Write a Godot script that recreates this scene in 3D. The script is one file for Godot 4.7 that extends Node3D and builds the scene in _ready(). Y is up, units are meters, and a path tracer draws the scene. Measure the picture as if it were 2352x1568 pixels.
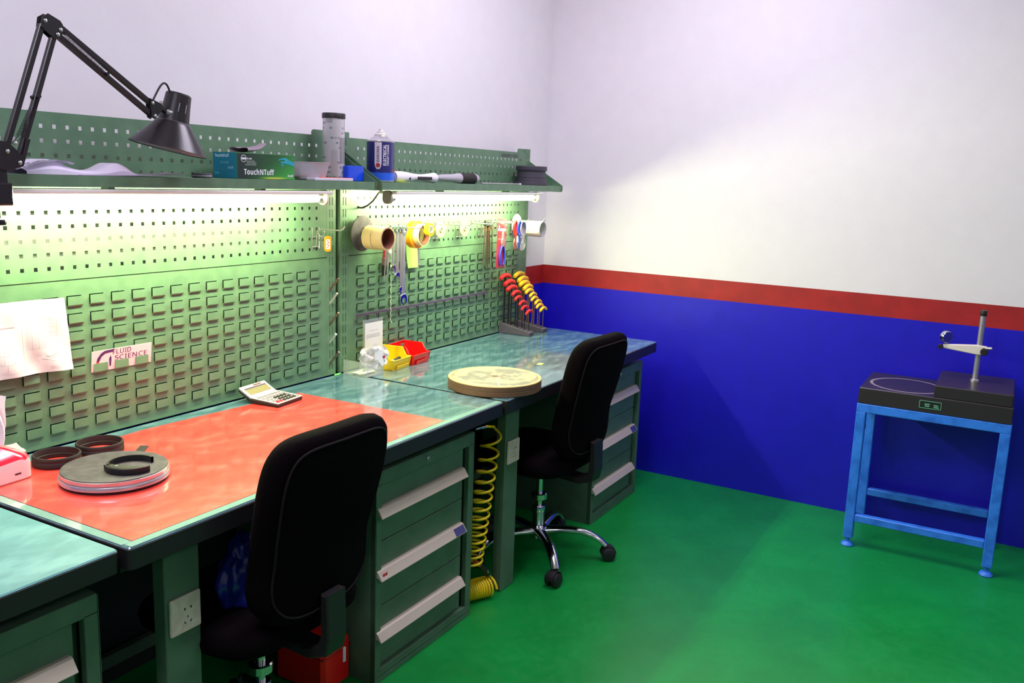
extends Node3D
# Workshop corner with assembly benches. Metres; floor at y = 0, the face of the tool panels at z = 0.

class Mb:
	var v := PackedVector3Array()
	var n := PackedVector3Array()
	var t := PackedVector2Array()

	func tri(a: Vector3, b: Vector3, c: Vector3, na: Vector3, nb: Vector3, nc: Vector3, ua := Vector2.ZERO, ub := Vector2.ZERO, uc := Vector2.ZERO) -> void:
		if (b - a).cross(c - a).dot(na + nb + nc) > 0.0:
			v.append_array(PackedVector3Array([a, c, b]))
			n.append_array(PackedVector3Array([na, nc, nb]))
			t.append_array(PackedVector2Array([ua, uc, ub]))
		else:
			v.append_array(PackedVector3Array([a, b, c]))
			n.append_array(PackedVector3Array([na, nb, nc]))
			t.append_array(PackedVector2Array([ua, ub, uc]))

	func quad(a: Vector3, b: Vector3, c: Vector3, d: Vector3, nn: Vector3, uv := false) -> void:
		if uv:
			tri(a, b, c, nn, nn, nn, Vector2(0, 1), Vector2(1, 1), Vector2(1, 0))
			tri(a, c, d, nn, nn, nn, Vector2(0, 1), Vector2(1, 0), Vector2(0, 0))
		else:
			tri(a, b, c, nn, nn, nn)
			tri(a, c, d, nn, nn, nn)

	func flat(a: Vector3, b: Vector3, c: Vector3, d: Vector3, away: Vector3) -> void:
		var nn := (c - a).cross(d - b).normalized()
		if nn.dot(away) < 0.0:
			nn = -nn
		quad(a, b, c, d, nn)

	func box(c: Vector3, s: Vector3, bev := 0.0, xf := Transform3D.IDENTITY) -> void:
		var h := s * 0.5
		var b := minf(bev, minf(h.x, minf(h.y, h.z)) * 0.9)
		var pt := func(k: Vector3, ax: int) -> Vector3:
			var p := Vector3.ZERO
			for i in 3:
				p[i] = k[i] * (h[i] if i == ax else h[i] - b)
			return xf * (c + p)
		for ax in 3:
			var u := (ax + 1) % 3
			var w := (ax + 2) % 3
			for s1 in [-1.0, 1.0]:
				var nn := Vector3.ZERO
				nn[ax] = s1
				var ks := []
				for q in [[-1, -1], [1, -1], [1, 1], [-1, 1]]:
					var k := Vector3.ZERO
					k[ax] = s1
					k[u] = q[0]
					k[w] = q[1]
					ks.append(k)
				quad(pt.call(ks[0], ax), pt.call(ks[1], ax), pt.call(ks[2], ax), pt.call(ks[3], ax), (xf.basis * nn).normalized())
				if b > 0.0:
					for s2 in [-1.0, 1.0]:
						var k0 := Vector3.ZERO
						k0[ax] = s1
						k0[u] = s2
						k0[w] = -1
						var k1 := k0
						k1[w] = 1
						var en := Vector3.ZERO
						en[ax] = s1
						en[u] = s2
						quad(pt.call(k0, ax), pt.call(k1, ax), pt.call(k1, u), pt.call(k0, u), (xf.basis * en).normalized())
		if b > 0.0:
			for sx in [-1.0, 1.0]:
				for sy in [-1.0, 1.0]:
					for sz in [-1.0, 1.0]:
						var k := Vector3(sx, sy, sz)
						var nn := (xf.basis * k).normalized()
						tri(pt.call(k, 0), pt.call(k, 1), pt.call(k, 2), nn, nn, nn)

	# profile of (radius, height), bottom - outside - top - inside; axis is y
	func lathe(pr: Array, segs := 32, xf := Transform3D.IDENTITY, crease := 40.0, a0 := 0.0, a1 := TAU) -> void:
		var m := pr.size()
		var sn := []
		for i in m - 1:
			var d: Vector2 = (pr[i + 1] - pr[i])
			sn.append(Vector2(d.y, -d.x).normalized())
		for i in m - 1:
			var n0: Vector2 = sn[i]
			var n1: Vector2 = sn[i]
			if i > 0 and sn[i].dot(sn[i - 1]) > cos(deg_to_rad(crease)):
				n0 = (sn[i] + sn[i - 1]).normalized()
			if i < m - 2 and sn[i].dot(sn[i + 1]) > cos(deg_to_rad(crease)):
				n1 = (sn[i] + sn[i + 1]).normalized()
			var p: Vector2 = pr[i]
			var q: Vector2 = pr[i + 1]
			for j in segs:
				var a := a0 + (a1 - a0) * j / segs
				var e := a0 + (a1 - a0) * (j + 1) / segs
				var ca := Vector3(cos(a), 0, sin(a))
				var ce := Vector3(cos(e), 0, sin(e))
				var y := Vector3(0, 1, 0)
				var A := xf * (ca * p.x + y * p.y)
				var B := xf * (ce * p.x + y * p.y)
				var C := xf * (ce * q.x + y * q.y)
				var D := xf * (ca * q.x + y * q.y)
				var nA := (xf.basis * (ca * n0.x + y * n0.y)).normalized()
				var nB := (xf.basis * (ce * n0.x + y * n0.y)).normalized()
				var nC := (xf.basis * (ce * n1.x + y * n1.y)).normalized()
				var nD := (xf.basis * (ca * n1.x + y * n1.y)).normalized()
				var u0 := float(j) / segs
				var u1 := float(j + 1) / segs
				var v0 := float(i) / (m - 1)
				var v1 := float(i + 1) / (m - 1)
				if p.x > 1e-6:
					tri(A, B, C, nA, nB, nC, Vector2(u0, v0), Vector2(u1, v0), Vector2(u1, v1))
				if q.x > 1e-6:
					tri(A, C, D, nA, nC, nD, Vector2(u0, v0), Vector2(u1, v1), Vector2(u0, v1))

	func tube(pts: Array, r, segs := 8, caps := true, sq := Vector2.ONE) -> void:
		var m := pts.size()
		var t0: Vector3 = (pts[1] - pts[0]).normalized()
		var up := Vector3.UP if absf(t0.y) < 0.9 else Vector3.RIGHT
		var x := t0.cross(up).normalized()
		var rings := []
		var nrm := []
		var last := t0
		for i in m:
			var d: Vector3 = (pts[mini(i + 1, m - 1)] - pts[maxi(i - 1, 0)]).normalized()
			var q := last.cross(d)
			if q.length() > 1e-6:
				x = x.rotated(q.normalized(), last.angle_to(d))
			last = d
			var y := d.cross(x).normalized()
			x = y.cross(d).normalized()
			var rr: float = r[i] if r is Array else r
			var ring := []
			var rn := []
			for j in segs:
				var a := TAU * j / segs
				rn.append((x * cos(a) / sq.x + y * sin(a) / sq.y).normalized())
				ring.append(pts[i] + (x * cos(a) * sq.x + y * sin(a) * sq.y) * rr)
			rings.append(ring)
			nrm.append(rn)
		for i in m - 1:
			for j in segs:
				var k := (j + 1) % segs
				tri(rings[i][j], rings[i][k], rings[i + 1][k], nrm[i][j], nrm[i][k], nrm[i + 1][k])
				tri(rings[i][j], rings[i + 1][k], rings[i + 1][j], nrm[i][j], nrm[i + 1][k], nrm[i + 1][j])
		if caps:
			for e in [0, m - 1]:
				var nn: Vector3 = -t0 if e == 0 else last
				for j in segs:
					tri(pts[e], rings[e][j], rings[e][(j + 1) % segs], nn, nn, nn)

	static func inset(poly: Array, b: float) -> Array:
		var out := []
		var m := poly.size()
		var area := 0.0
		for i in m:
			area += poly[i].cross(poly[(i + 1) % m])
		var s := signf(area)
		for i in m:
			var d0: Vector2 = (poly[i] - poly[(i + m - 1) % m]).normalized()
			var d1: Vector2 = (poly[(i + 1) % m] - poly[i]).normalized()
			var n0 := Vector2(-d0.y, d0.x) * s
			var n1 := Vector2(-d1.y, d1.x) * s
			var mm := (n0 + n1)
			var l := mm.length_squared()
			out.append(poly[i] + (mm * 2.0 / l * b if l > 0.2 else n0 * b))
		return out

	# polygon in local xy, from z0 to z1; edges bevelled by b; smooth sides for round outlines
	func prism(poly: Array, z0: float, z1: float, xf := Transform3D.IDENTITY, b := 0.0, smooth := false, both := true) -> void:
		var m := poly.size()
		var area := 0.0
		for i in m:
			area += poly[i].cross(poly[(i + 1) % m])
		var s := signf(area)
		var ins := inset(poly, b) if b > 0.0 else poly
		var pv := PackedVector2Array(ins)
		var idx := Geometry2D.triangulate_polygon(pv)
		var lo := z0 + (b if both else 0.0)
		var hi := z1 - b
		var low: Array = ins if both else poly
		for k in range(0, idx.size(), 3):
			var a: Vector2 = ins[idx[k]]
			var e: Vector2 = ins[idx[k + 1]]
			var g: Vector2 = ins[idx[k + 2]]
			var nn := (xf.basis * Vector3(0, 0, 1)).normalized()
			tri(xf * Vector3(a.x, a.y, z1), xf * Vector3(e.x, e.y, z1), xf * Vector3(g.x, g.y, z1), nn, nn, nn)
			a = low[idx[k]]
			e = low[idx[k + 1]]
			g = low[idx[k + 2]]
			tri(xf * Vector3(a.x, a.y, z0), xf * Vector3(e.x, e.y, z0), xf * Vector3(g.x, g.y, z0), -nn, -nn, -nn)
		var en := []
		for i in m:
			var d: Vector2 = (poly[(i + 1) % m] - poly[i]).normalized()
			en.append(Vector2(d.y, -d.x) * s)
		for i in m:
			var j := (i + 1) % m
			var a: Vector2 = en[i]
			var c: Vector2 = en[i]
			if smooth:
				a = (en[i] + en[(i + m - 1) % m]).normalized()
				c = (en[i] + en[j]).normalized()
			var na := (xf.basis * Vector3(a.x, a.y, 0)).normalized()
			var nc := (xf.basis * Vector3(c.x, c.y, 0)).normalized()
			var p: Vector2 = poly[i]
			var q: Vector2 = poly[j]
			var A := xf * Vector3(p.x, p.y, lo)
			var B := xf * Vector3(q.x, q.y, lo)
			var C := xf * Vector3(q.x, q.y, hi)
			var D := xf * Vector3(p.x, p.y, hi)
			tri(A, B, C, na, nc, nc)
			tri(A, C, D, na, nc, na)
			if b > 0.0:
				var pi: Vector2 = ins[i]
				var qi: Vector2 = ins[j]
				var z := xf.basis * Vector3(0, 0, 1)
				var nu := (na + z.normalized()).normalized()
				var nw := (nc + z.normalized()).normalized()
				var E := xf * Vector3(pi.x, pi.y, z1)
				var F := xf * Vector3(qi.x, qi.y, z1)
				tri(D, C, F, nu, nw, nw)
				tri(D, F, E, nu, nw, nu)
				if both:
					nu = (na - z.normalized()).normalized()
					nw = (nc - z.normalized()).normalized()
					E = xf * Vector3(pi.x, pi.y, z0)
					F = xf * Vector3(qi.x, qi.y, z0)
					tri(A, B, F, nu, nw, nw)
					tri(A, F, E, nu, nw, nu)

	# grid of points [row][column], smooth; thickness 0 = a sheet
	func grid(g: Array, close := false, flip := false) -> void:
		var R := g.size()
		var C: int = g[0].size()
		var nm := []
		for i in R:
			var row := []
			for j in C:
				var j0 := (j + C - 1) % C if close else maxi(j - 1, 0)
				var j1 := (j + 1) % C if close else mini(j + 1, C - 1)
				var du: Vector3 = g[i][j1] - g[i][j0]
				var dv: Vector3 = g[mini(i + 1, R - 1)][j] - g[maxi(i - 1, 0)][j]
				if du.length() < 1e-7:
					du = g[mini(i + 1, R - 1)][j1] - g[mini(i + 1, R - 1)][j0] + g[maxi(i - 1, 0)][j1] - g[maxi(i - 1, 0)][j0]
				var nn := du.cross(dv).normalized()
				row.append(-nn if flip else nn)
			nm.append(row)
		for i in R - 1:
			for j in (C if close else C - 1):
				var k := (j + 1) % C
				var ua := Vector2(float(j) / (C - 1), float(i) / (R - 1))
				var ub := Vector2(float(j + 1) / (C - 1), float(i) / (R - 1))
				var uc := Vector2(float(j + 1) / (C - 1), float(i + 1) / (R - 1))
				var ud := Vector2(float(j) / (C - 1), float(i + 1) / (R - 1))
				tri(g[i][j], g[i][k], g[i + 1][k], nm[i][j], nm[i][k], nm[i + 1][k], ua, ub, uc)
				tri(g[i][j], g[i + 1][k], g[i + 1][j], nm[i][j], nm[i + 1][k], nm[i + 1][j], ua, uc, ud)

	# a plate in xy, z from z0 to z1, with rectangular through holes at xs x ys
	func perforated(x0: float, x1: float, y0: float, y1: float, xs: Array, ys: Array, hw: float, hh: float, z0: float, z1: float) -> void:
		var f := Vector3(0, 0, 1)
		var rect := func(a: float, b: float, c: float, d: float) -> void:
			quad(Vector3(a, c, z1), Vector3(b, c, z1), Vector3(b, d, z1), Vector3(a, d, z1), f)
			quad(Vector3(a, c, z0), Vector3(b, c, z0), Vector3(b, d, z0), Vector3(a, d, z0), -f)
		var y := y0
		for yy in ys:
			rect.call(x0, x1, y, yy - hh)
			var x := x0
			for xx in xs:
				rect.call(x, xx - hw, yy - hh, yy + hh)
				x = xx + hw
				for q in [[-1, 0], [1, 0], [0, -1], [0, 1]]:
					var nn := Vector3(-q[0], -q[1], 0)
					var a := Vector3(xx + (q[0] * hw if q[0] != 0 else -hw), yy + (q[1] * hh if q[1] != 0 else -hh), 0)
					var b := Vector3(xx + (q[0] * hw if q[0] != 0 else hw), yy + (q[1] * hh if q[1] != 0 else hh), 0)
					quad(a + f * z0, b + f * z0, b + f * z1, a + f * z1, nn)
			rect.call(x, x1, yy - hh, yy + hh)
			y = yy + hh
		rect.call(x0, x1, y, y1)
		for q in [[x0, y0, x1, y0, 0, -1], [x0, y1, x1, y1, 0, 1], [x0, y0, x0, y1, -1, 0], [x1, y0, x1, y1, 1, 0]]:
			quad(Vector3(q[0], q[1], z0), Vector3(q[2], q[3], z0), Vector3(q[2], q[3], z1), Vector3(q[0], q[1], z1), Vector3(q[4], q[5], 0))

	func mesh() -> ArrayMesh:
		var a := []
		a.resize(Mesh.ARRAY_MAX)
		a[Mesh.ARRAY_VERTEX] = v
		a[Mesh.ARRAY_NORMAL] = n
		a[Mesh.ARRAY_TEX_UV] = t
		var m := ArrayMesh.new()
		m.add_surface_from_arrays(Mesh.PRIMITIVE_TRIANGLES, a)
		return m


# ---------------------------------------------------------------- helpers
var M := {}                                            # materials by name
const FLATUP := Basis(Vector3(1, 0, 0), Vector3(0, 0, -1), Vector3(0, 1, 0))     # prism lying: polygon y is -z, extrusion is up
const SIDE := Basis(Vector3(0, 0, 1), Vector3(0, 1, 0), Vector3(1, 0, 0))        # polygon (z, y), extrusion along x
const TOZ := Basis(Vector3(1, 0, 0), Vector3(0, 0, 1), Vector3(0, -1, 0))        # lathe axis y becomes +z
const TOX := Basis(Vector3(0, -1, 0), Vector3(1, 0, 0), Vector3(0, 0, 1))        # lathe axis y becomes +x

func P(x: float, y: float) -> Vector2:
	return Vector2(x, y)

func V(x: float, y: float, z: float) -> Vector3:
	return Vector3(x, y, z)

func at(x: float, y: float, z: float, ry := 0.0) -> Transform3D:
	return Transform3D(Basis(Vector3.UP, ry), Vector3(x, y, z))

func rect(x0: float, y0: float, x1: float, y1: float) -> Array:
	return [P(x0, y0), P(x1, y0), P(x1, y1), P(x0, y1)]

func rrect(x0: float, y0: float, x1: float, y1: float, r: float, k := 5) -> Array:
	var o := []
	for c in [[x1 - r, y0 + r, -PI / 2], [x1 - r, y1 - r, 0.0], [x0 + r, y1 - r, PI / 2], [x0 + r, y0 + r, PI]]:
		for i in k + 1:
			var a: float = c[2] + PI / 2 * i / k
			o.append(P(c[0] + cos(a) * r, c[1] + sin(a) * r))
	return o

func circ(cx: float, cy: float, r: float, k := 24) -> Array:
	var o := []
	for i in k:
		o.append(P(cx + cos(TAU * i / k) * r, cy + sin(TAU * i / k) * r))
	return o

func part(called: String, m, mat: Material, parent: Node) -> MeshInstance3D:
	var o := MeshInstance3D.new()
	o.name = called
	o.mesh = m.mesh() if m is Mb else m
	o.material_override = mat
	parent.add_child(o, true)
	return o

func thing(called: String, label: String, category: String, pos := Vector3.ZERO, ry := 0.0, group := "") -> Node3D:
	var o := Node3D.new()
	o.name = called
	add_child(o, true)
	o.position = pos
	o.rotation.y = ry
	return tag(o, label, category, group)

func tag(o: Node3D, label: String, category: String, group := "") -> Node3D:
	o.set_meta("label", label)
	o.set_meta("category", category)
	if group:
		o.set_meta("group", group)
	return o

func struct(o: Node3D, called: String) -> Node3D:
	o.name = called
	o.set_meta("kind", "structure")
	return o

func dup(o: Node3D, label: String, pos: Vector3, ry := 0.0) -> Node3D:
	var c: Node3D = o.duplicate()
	c.name = o.name
	add_child(c, true)
	c.position = pos
	c.rotation.y = ry
	c.set_meta("label", label)
	return c

func words(s: String, h: float, mat: Material, parent: Node, xf: Transform3D, bold := false, width := 0.0, bend := 0.0) -> MeshInstance3D:
	var tm := TextMesh.new()
	var f := SystemFont.new()
	f.font_names = PackedStringArray(["Droid Sans"])
	f.font_weight = 700 if bold else 400
	tm.font = f
	tm.font_size = 64
	tm.text = s
	tm.depth = 0.0
	tm.pixel_size = h / 46.0
	tm.curve_step = 4.0
	var ar := tm.surface_get_arrays(0) if tm.get_surface_count() else []
	var m := Mb.new()
	if ar.size():
		var vv: PackedVector3Array = ar[Mesh.ARRAY_VERTEX]
		var ii = ar[Mesh.ARRAY_INDEX]
		var w := 0.0
		for q in vv:
			w = maxf(w, absf(q.x))
		var sx := width / (2.0 * w) if width > 0.0 and w > 0.0 else 1.0
		var cnt: int = ii.size() if ii != null else vv.size()
		for k in range(0, cnt, 3):
			var tr := []
			var tn := []
			for e in 3:
				var q: Vector3 = vv[ii[k + e]] if ii != null else vv[k + e]
				q.x *= sx
				var nn := Vector3(0, 0, 1)
				if bend > 0.0:      # wrap round a vertical axis behind the text: radius = bend
					var a := q.x / bend
					q = Vector3(sin(a) * bend, q.y, (cos(a) - 1.0) * bend)
					nn = Vector3(sin(a), 0, cos(a))
				elif bend < 0.0:    # wrap round a horizontal axis: radius = -bend
					var a := q.y / -bend
					q = Vector3(q.x, sin(a) * -bend, (cos(a) - 1.0) * -bend)
					nn = Vector3(0, sin(a), cos(a))
				tr.append(xf * q)
				tn.append((xf.basis * nn).normalized())
			m.tri(tr[0], tr[1], tr[2], tn[0], tn[1], tn[2])
	return part("lettering", m, mat, parent)

func noise(size: int, freq: float, octaves: int, sd: int, kind := FastNoiseLite.TYPE_SIMPLEX_SMOOTH) -> PackedByteArray:
	var f := FastNoiseLite.new()
	f.noise_type = kind
	f.seed = sd
	f.frequency = freq
	f.fractal_octaves = octaves
	var im := f.get_seamless_image(size, size, false, false, 0.15, true)
	im.convert(Image.FORMAT_L8)
	return im.get_data()

func tex(size: int, b: PackedByteArray, c0: Color, c1: Color, lo := 0.0, hi := 1.0) -> ImageTexture:
	var lut := PackedByteArray()
	lut.resize(768)
	for i in 256:
		var k := smoothstep(lo, hi, i / 255.0)
		var c := c0.lerp(c1, k)
		lut[i * 3] = int(c.r * 255.0 + 0.5)
		lut[i * 3 + 1] = int(c.g * 255.0 + 0.5)
		lut[i * 3 + 2] = int(c.b * 255.0 + 0.5)
	var d := PackedByteArray()
	d.resize(size * size * 3)
	for i in size * size:
		var q := b[i] * 3
		d[i * 3] = lut[q]
		d[i * 3 + 1] = lut[q + 1]
		d[i * 3 + 2] = lut[q + 2]
	return ImageTexture.create_from_image(Image.create_from_data(size, size, false, Image.FORMAT_RGB8, d))

func mt(c: Color, rough := 0.5, metal := 0.0, more := {}) -> StandardMaterial3D:
	var m := StandardMaterial3D.new()
	m.albedo_color = c
	m.roughness = rough
	m.metallic = metal
	for k in more:
		m.set(k, more[k])
	return m

func tri(m: StandardMaterial3D, scale: Vector3, world := true) -> StandardMaterial3D:
	m.uv1_triplanar = true
	m.uv1_world_triplanar = world
	m.uv1_scale = scale
	return m

func c8(r: int, g: int, b: int) -> Color:
	return Color8(r, g, b)

func materials() -> void:
	var n1 := noise(512, 0.012, 5, 11)
	var n2 := noise(512, 0.05, 4, 12)
	var n3 := noise(256, 0.2, 2, 13)
	var n4 := noise(512, 0.02, 6, 14, FastNoiseLite.TYPE_VALUE_CUBIC)
	var nf := tex(256, n3, Color.BLACK, Color.WHITE)
	# walls
	M.wall_white = tri(mt(Color.WHITE, 0.72, 0.0, {"albedo_texture": tex(512, n1, c8(225, 219, 224), c8(227, 222, 226)), "heightmap_enabled": true, "heightmap_texture": tex(512, n2, Color.BLACK, Color.WHITE), "heightmap_scale": 0.022}), Vector3.ONE * 1.1)
	M.wall_red = tri(mt(Color.WHITE, 0.5, 0.0, {"albedo_texture": tex(512, n1, c8(150, 22, 26), c8(168, 27, 31)), "heightmap_enabled": true, "heightmap_texture": tex(512, n2, Color.BLACK, Color.WHITE), "heightmap_scale": 0.022}), Vector3.ONE * 1.1)
	M.wall_blue = tri(mt(Color.WHITE, 0.42, 0.0, {"albedo_texture": tex(512, n1, c8(20, 10, 182), c8(22, 12, 190)), "heightmap_enabled": true, "heightmap_texture": tex(512, n2, Color.BLACK, Color.WHITE), "heightmap_scale": 0.022}), Vector3.ONE * 1.1)
	M.floor = tri(mt(Color.WHITE, 0.4, 0.0, {"albedo_texture": tex(512, n4, c8(7, 128, 50), c8(11, 137, 56), 0.2, 0.85), "roughness_texture": tex(512, n2, Color(0.75, 0.75, 0.75), Color.WHITE), "roughness_texture_channel": 0}), Vector3.ONE * 0.7)
	M.ceiling = mt(c8(236, 234, 238), 0.9)
	# bench steel
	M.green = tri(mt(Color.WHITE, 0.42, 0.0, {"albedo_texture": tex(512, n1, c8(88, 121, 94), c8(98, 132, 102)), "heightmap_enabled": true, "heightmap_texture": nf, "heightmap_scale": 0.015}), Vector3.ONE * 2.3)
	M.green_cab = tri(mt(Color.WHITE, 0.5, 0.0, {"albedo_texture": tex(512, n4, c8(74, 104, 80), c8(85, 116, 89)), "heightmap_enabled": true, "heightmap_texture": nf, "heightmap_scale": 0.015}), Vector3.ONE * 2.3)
	M.black_edge = mt(c8(22, 19, 22), 0.5)
	M.dark_steel = mt(c8(30, 34, 33), 0.6)
	M.mat_teal = tri(mt(Color.WHITE, 0.3, 0.0, {"albedo_texture": tex(512, n4, c8(64, 103, 112), c8(112, 145, 153), 0.2, 0.95), "roughness_texture": tex(512, n2, Color(0.35, 0.35, 0.35), Color(0.9, 0.9, 0.9)), "roughness_texture_channel": 0, "clearcoat_enabled": true, "clearcoat": 1.0, "clearcoat_roughness": 0.07}), V(1.7, 1.7, 5.0))
	M.mat_matte = tri(mt(Color.WHITE, 0.55, 0.0, {"albedo_texture": tex(512, n4, c8(74, 134, 136), c8(104, 160, 160), 0.2, 0.9)}), V(1.7, 1.7, 3.0))
	M.mat_edge = mt(c8(132, 172, 160), 0.12, 0.0, {"clearcoat_enabled": true, "clearcoat": 1.0, "clearcoat_roughness": 0.05})
	M.red_sheet = tri(mt(Color.WHITE, 0.28, 0.0, {"albedo_texture": tex(512, n4, c8(230, 66, 57), c8(235, 100, 90), 0.35, 0.95), "clearcoat_enabled": true, "clearcoat": 1.0, "clearcoat_roughness": 0.07}), V(2.2, 2.2, 3.0))
	M.alu = mt(c8(205, 191, 172), 0.42, 0.25)
	M.alu_top = mt(c8(120, 122, 160), 0.3, 0.6)
	M.chrome = mt(c8(210, 210, 214), 0.1, 1.0)
	M.steel = mt(c8(196, 192, 198), 0.3, 0.75)
	M.zinc = mt(c8(190, 190, 186), 0.32, 0.9)
	M.old_steel = mt(c8(120, 100, 88), 0.45, 0.8)
	M.black_paint = mt(c8(26, 20, 26), 0.33)
	M.black_plastic = mt(c8(24, 20, 23), 0.5)
	M.black_rubber = mt(c8(30, 22, 24), 0.62)
	M.shade_in = mt(c8(200, 190, 196), 0.5)
	M.fabric = tri(mt(c8(10, 6, 8), 0.95, 0.0, {"heightmap_enabled": true, "heightmap_texture": nf, "heightmap_scale": 0.05, "metallic_specular": 0.15}), Vector3.ONE * 9.0, false)
	M.piping = mt(c8(26, 18, 22), 0.8, 0.0, {"metallic_specular": 0.3})
	M.white_plastic = mt(c8(226, 222, 216), 0.4)
	M.socket = tri(mt(Color.WHITE, 0.4, 0.0, {"albedo_texture": tex(512, n4, c8(204, 190, 170), c8(220, 208, 190), 0.1, 0.8)}), Vector3.ONE * 6.0)
	M.grey_plastic = mt(c8(150, 146, 154), 0.5)
	M.dark_grey = mt(c8(70, 64, 76), 0.6)
	M.yellow = mt(c8(240, 200, 24), 0.35)
	M.orange = mt(c8(246, 148, 10), 0.35)
	M.red = mt(c8(222, 20, 20), 0.3)
	M.red_grip = mt(c8(205, 30, 32), 0.35)
	M.yellow_grip = mt(c8(236, 182, 20), 0.35)
	M.hose = mt(c8(224, 196, 14), 0.3)
	M.blue = mt(c8(14, 70, 214), 0.3)
	M.blue_grip = mt(c8(44, 54, 170), 0.3)
	M.paper = mt(c8(232, 224, 230), 0.8)
	M.note = mt(c8(150, 205, 96), 0.8)
	M.ink = mt(c8(74, 30, 92), 0.6)
	M.ink_red = mt(c8(196, 30, 40), 0.6)
	M.ink_grey = mt(c8(90, 88, 96), 0.7)
	M.black = mt(c8(12, 10, 12), 0.6)
	M.white = mt(c8(240, 238, 240), 0.5)
	M.stand_blue = tri(mt(Color.WHITE, 0.42, 0.0, {"albedo_texture": tex(512, n4, c8(34, 98, 204), c8(50, 124, 235), 0.1, 0.7)}), Vector3.ONE * 3.0)
	M.granite = tri(mt(Color.WHITE, 0.36, 0.0, {"albedo_texture": tex(256, n3, c8(34, 27, 31), c8(56, 48, 54))}), Vector3.ONE * 8.0)
	M.clear = mt(Color(0.92, 0.95, 0.92, 0.16), 0.05, 0.0, {"transparency": BaseMaterial3D.TRANSPARENCY_ALPHA, "cull_mode": BaseMaterial3D.CULL_DISABLED})
	M.cloudy = mt(Color(0.8, 0.76, 0.8, 0.55), 0.3, 0.0, {"transparency": BaseMaterial3D.TRANSPARENCY_ALPHA, "cull_mode": BaseMaterial3D.CULL_DISABLED})
	M.film = mt(Color(0.95, 0.9, 0.94, 0.4), 0.1, 0.0, {"transparency": BaseMaterial3D.TRANSPARENCY_ALPHA, "cull_mode": BaseMaterial3D.CULL_DISABLED})
	M.tape = mt(c8(214, 190, 138), 0.5)
	M.tape_core = mt(c8(120, 66, 50), 0.7)
	M.tube_glow = mt(c8(250, 252, 246), 0.4, 0.0, {"emission_enabled": true, "emission": Color(1.0, 1.0, 0.96), "emission_energy_multiplier": 3.0})
	M.panel_glow = mt(c8(250, 250, 252), 0.5, 0.0, {"emission_enabled": true, "emission": Color(0.97, 0.95, 1.0), "emission_energy_multiplier": 2.0})
	M.stone = mt(Color.WHITE, 0.55, 0.0, {"albedo_texture": wheel_tex()})
	M.stone_rim = tri(mt(Color.WHITE, 0.6, 0.0, {"albedo_texture": tex(512, n2, c8(86, 58, 44), c8(122, 92, 62))}), V(4, 22, 4))
	M.bag_blue = mt(c8(38, 46, 150), 0.25, 0.0, {"clearcoat_enabled": true, "clearcoat": 0.5, "clearcoat_roughness": 0.2})
	M.foil = mt(c8(206, 26, 58), 0.2, 0.0, {"clearcoat_enabled": true, "clearcoat": 0.8, "clearcoat_roughness": 0.1})
	M.silver_label = mt(Color.WHITE, 0.35, 0.3, {"albedo_texture": label_tex()})
	M.drawing = mt(Color.WHITE, 0.85, 0.0, {"albedo_texture": drawing_tex(), "cull_mode": BaseMaterial3D.CULL_DISABLED})
	M.card_print = mt(Color.WHITE, 0.6, 0.0, {"albedo_texture": leaflet_tex()})
	M.box_front = mt(Color.WHITE, 0.45, 0.0, {"albedo_texture": box_tex()})
	M.box_teal = mt(c8(24, 116, 142), 0.45)
	M.rubber_disc = tri(mt(Color.WHITE, 0.6, 0.0, {"albedo_texture": tex(512, n4, c8(50, 44, 50), c8(78, 70, 78))}), Vector3.ONE * 6.0)
	M.purple_tape = mt(c8(72, 58, 84), 0.6)

func blank(w: int, h: int, c: Color) -> Image:
	var im := Image.create(w, h, false, Image.FORMAT_RGB8)
	im.fill(c)
	return im

func wheel_tex() -> ImageTexture:
	var im := blank(512, 512, c8(190, 176, 128))
	var f := FastNoiseLite.new()
	f.seed = 5
	f.frequency = 1.0
	f.fractal_octaves = 4
	for y in 512:
		for x in 512:
			var p := Vector2(x - 255.5, y - 255.5) / 255.5
			var r := p.length()
			var a := p.angle()
			var k := f.get_noise_3d(cos(a) * 0.9, sin(a) * 0.9, r * 2.6)
			var k2 := f.get_noise_3d(p.x * 9.0, p.y * 9.0, 7.0)
			var c := c8(150, 140, 100).lerp(c8(76, 70, 66), clampf(k * 2.4 + 0.25 + k2 * 0.3, 0.0, 0.85))
			c = c.lerp(c8(178, 152, 92), smoothstep(0.9, 0.985, r))
			c = c.lerp(c8(120, 66, 40), (1.0 - smoothstep(0.06, 0.2, r)) * 0.6)
			for s in [0.9, 2.9, 5.1]:
				if absf(angle_difference(a, s)) * r < 0.014 and r > 0.3 and r < 0.92:
					c = c.lerp(c8(226, 208, 160), 0.7)
			im.set_pixel(x, y, c)
	return ImageTexture.create_from_image(im)

func label_tex() -> ImageTexture:
	var im := blank(256, 512, c8(206, 202, 206))
	var r := RandomNumberGenerator.new()
	r.seed = 3
	for k in 30:
		im.fill_rect(Rect2i(r.randi_range(0, 230), r.randi_range(0, 480), r.randi_range(10, 60), r.randi_range(12, 60)), c8(206, 202, 206).darkened(r.randf() * 0.25))
	for row in 34:
		var y := 90 + row * 10
		var x := 20
		while x < 230:
			var w := r.randi_range(4, 22)
			if r.randf() < 0.35:
				im.fill_rect(Rect2i(x, y, w, 4), c8(150, 146, 154))
			x += w + 5
	return ImageTexture.create_from_image(im)

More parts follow.
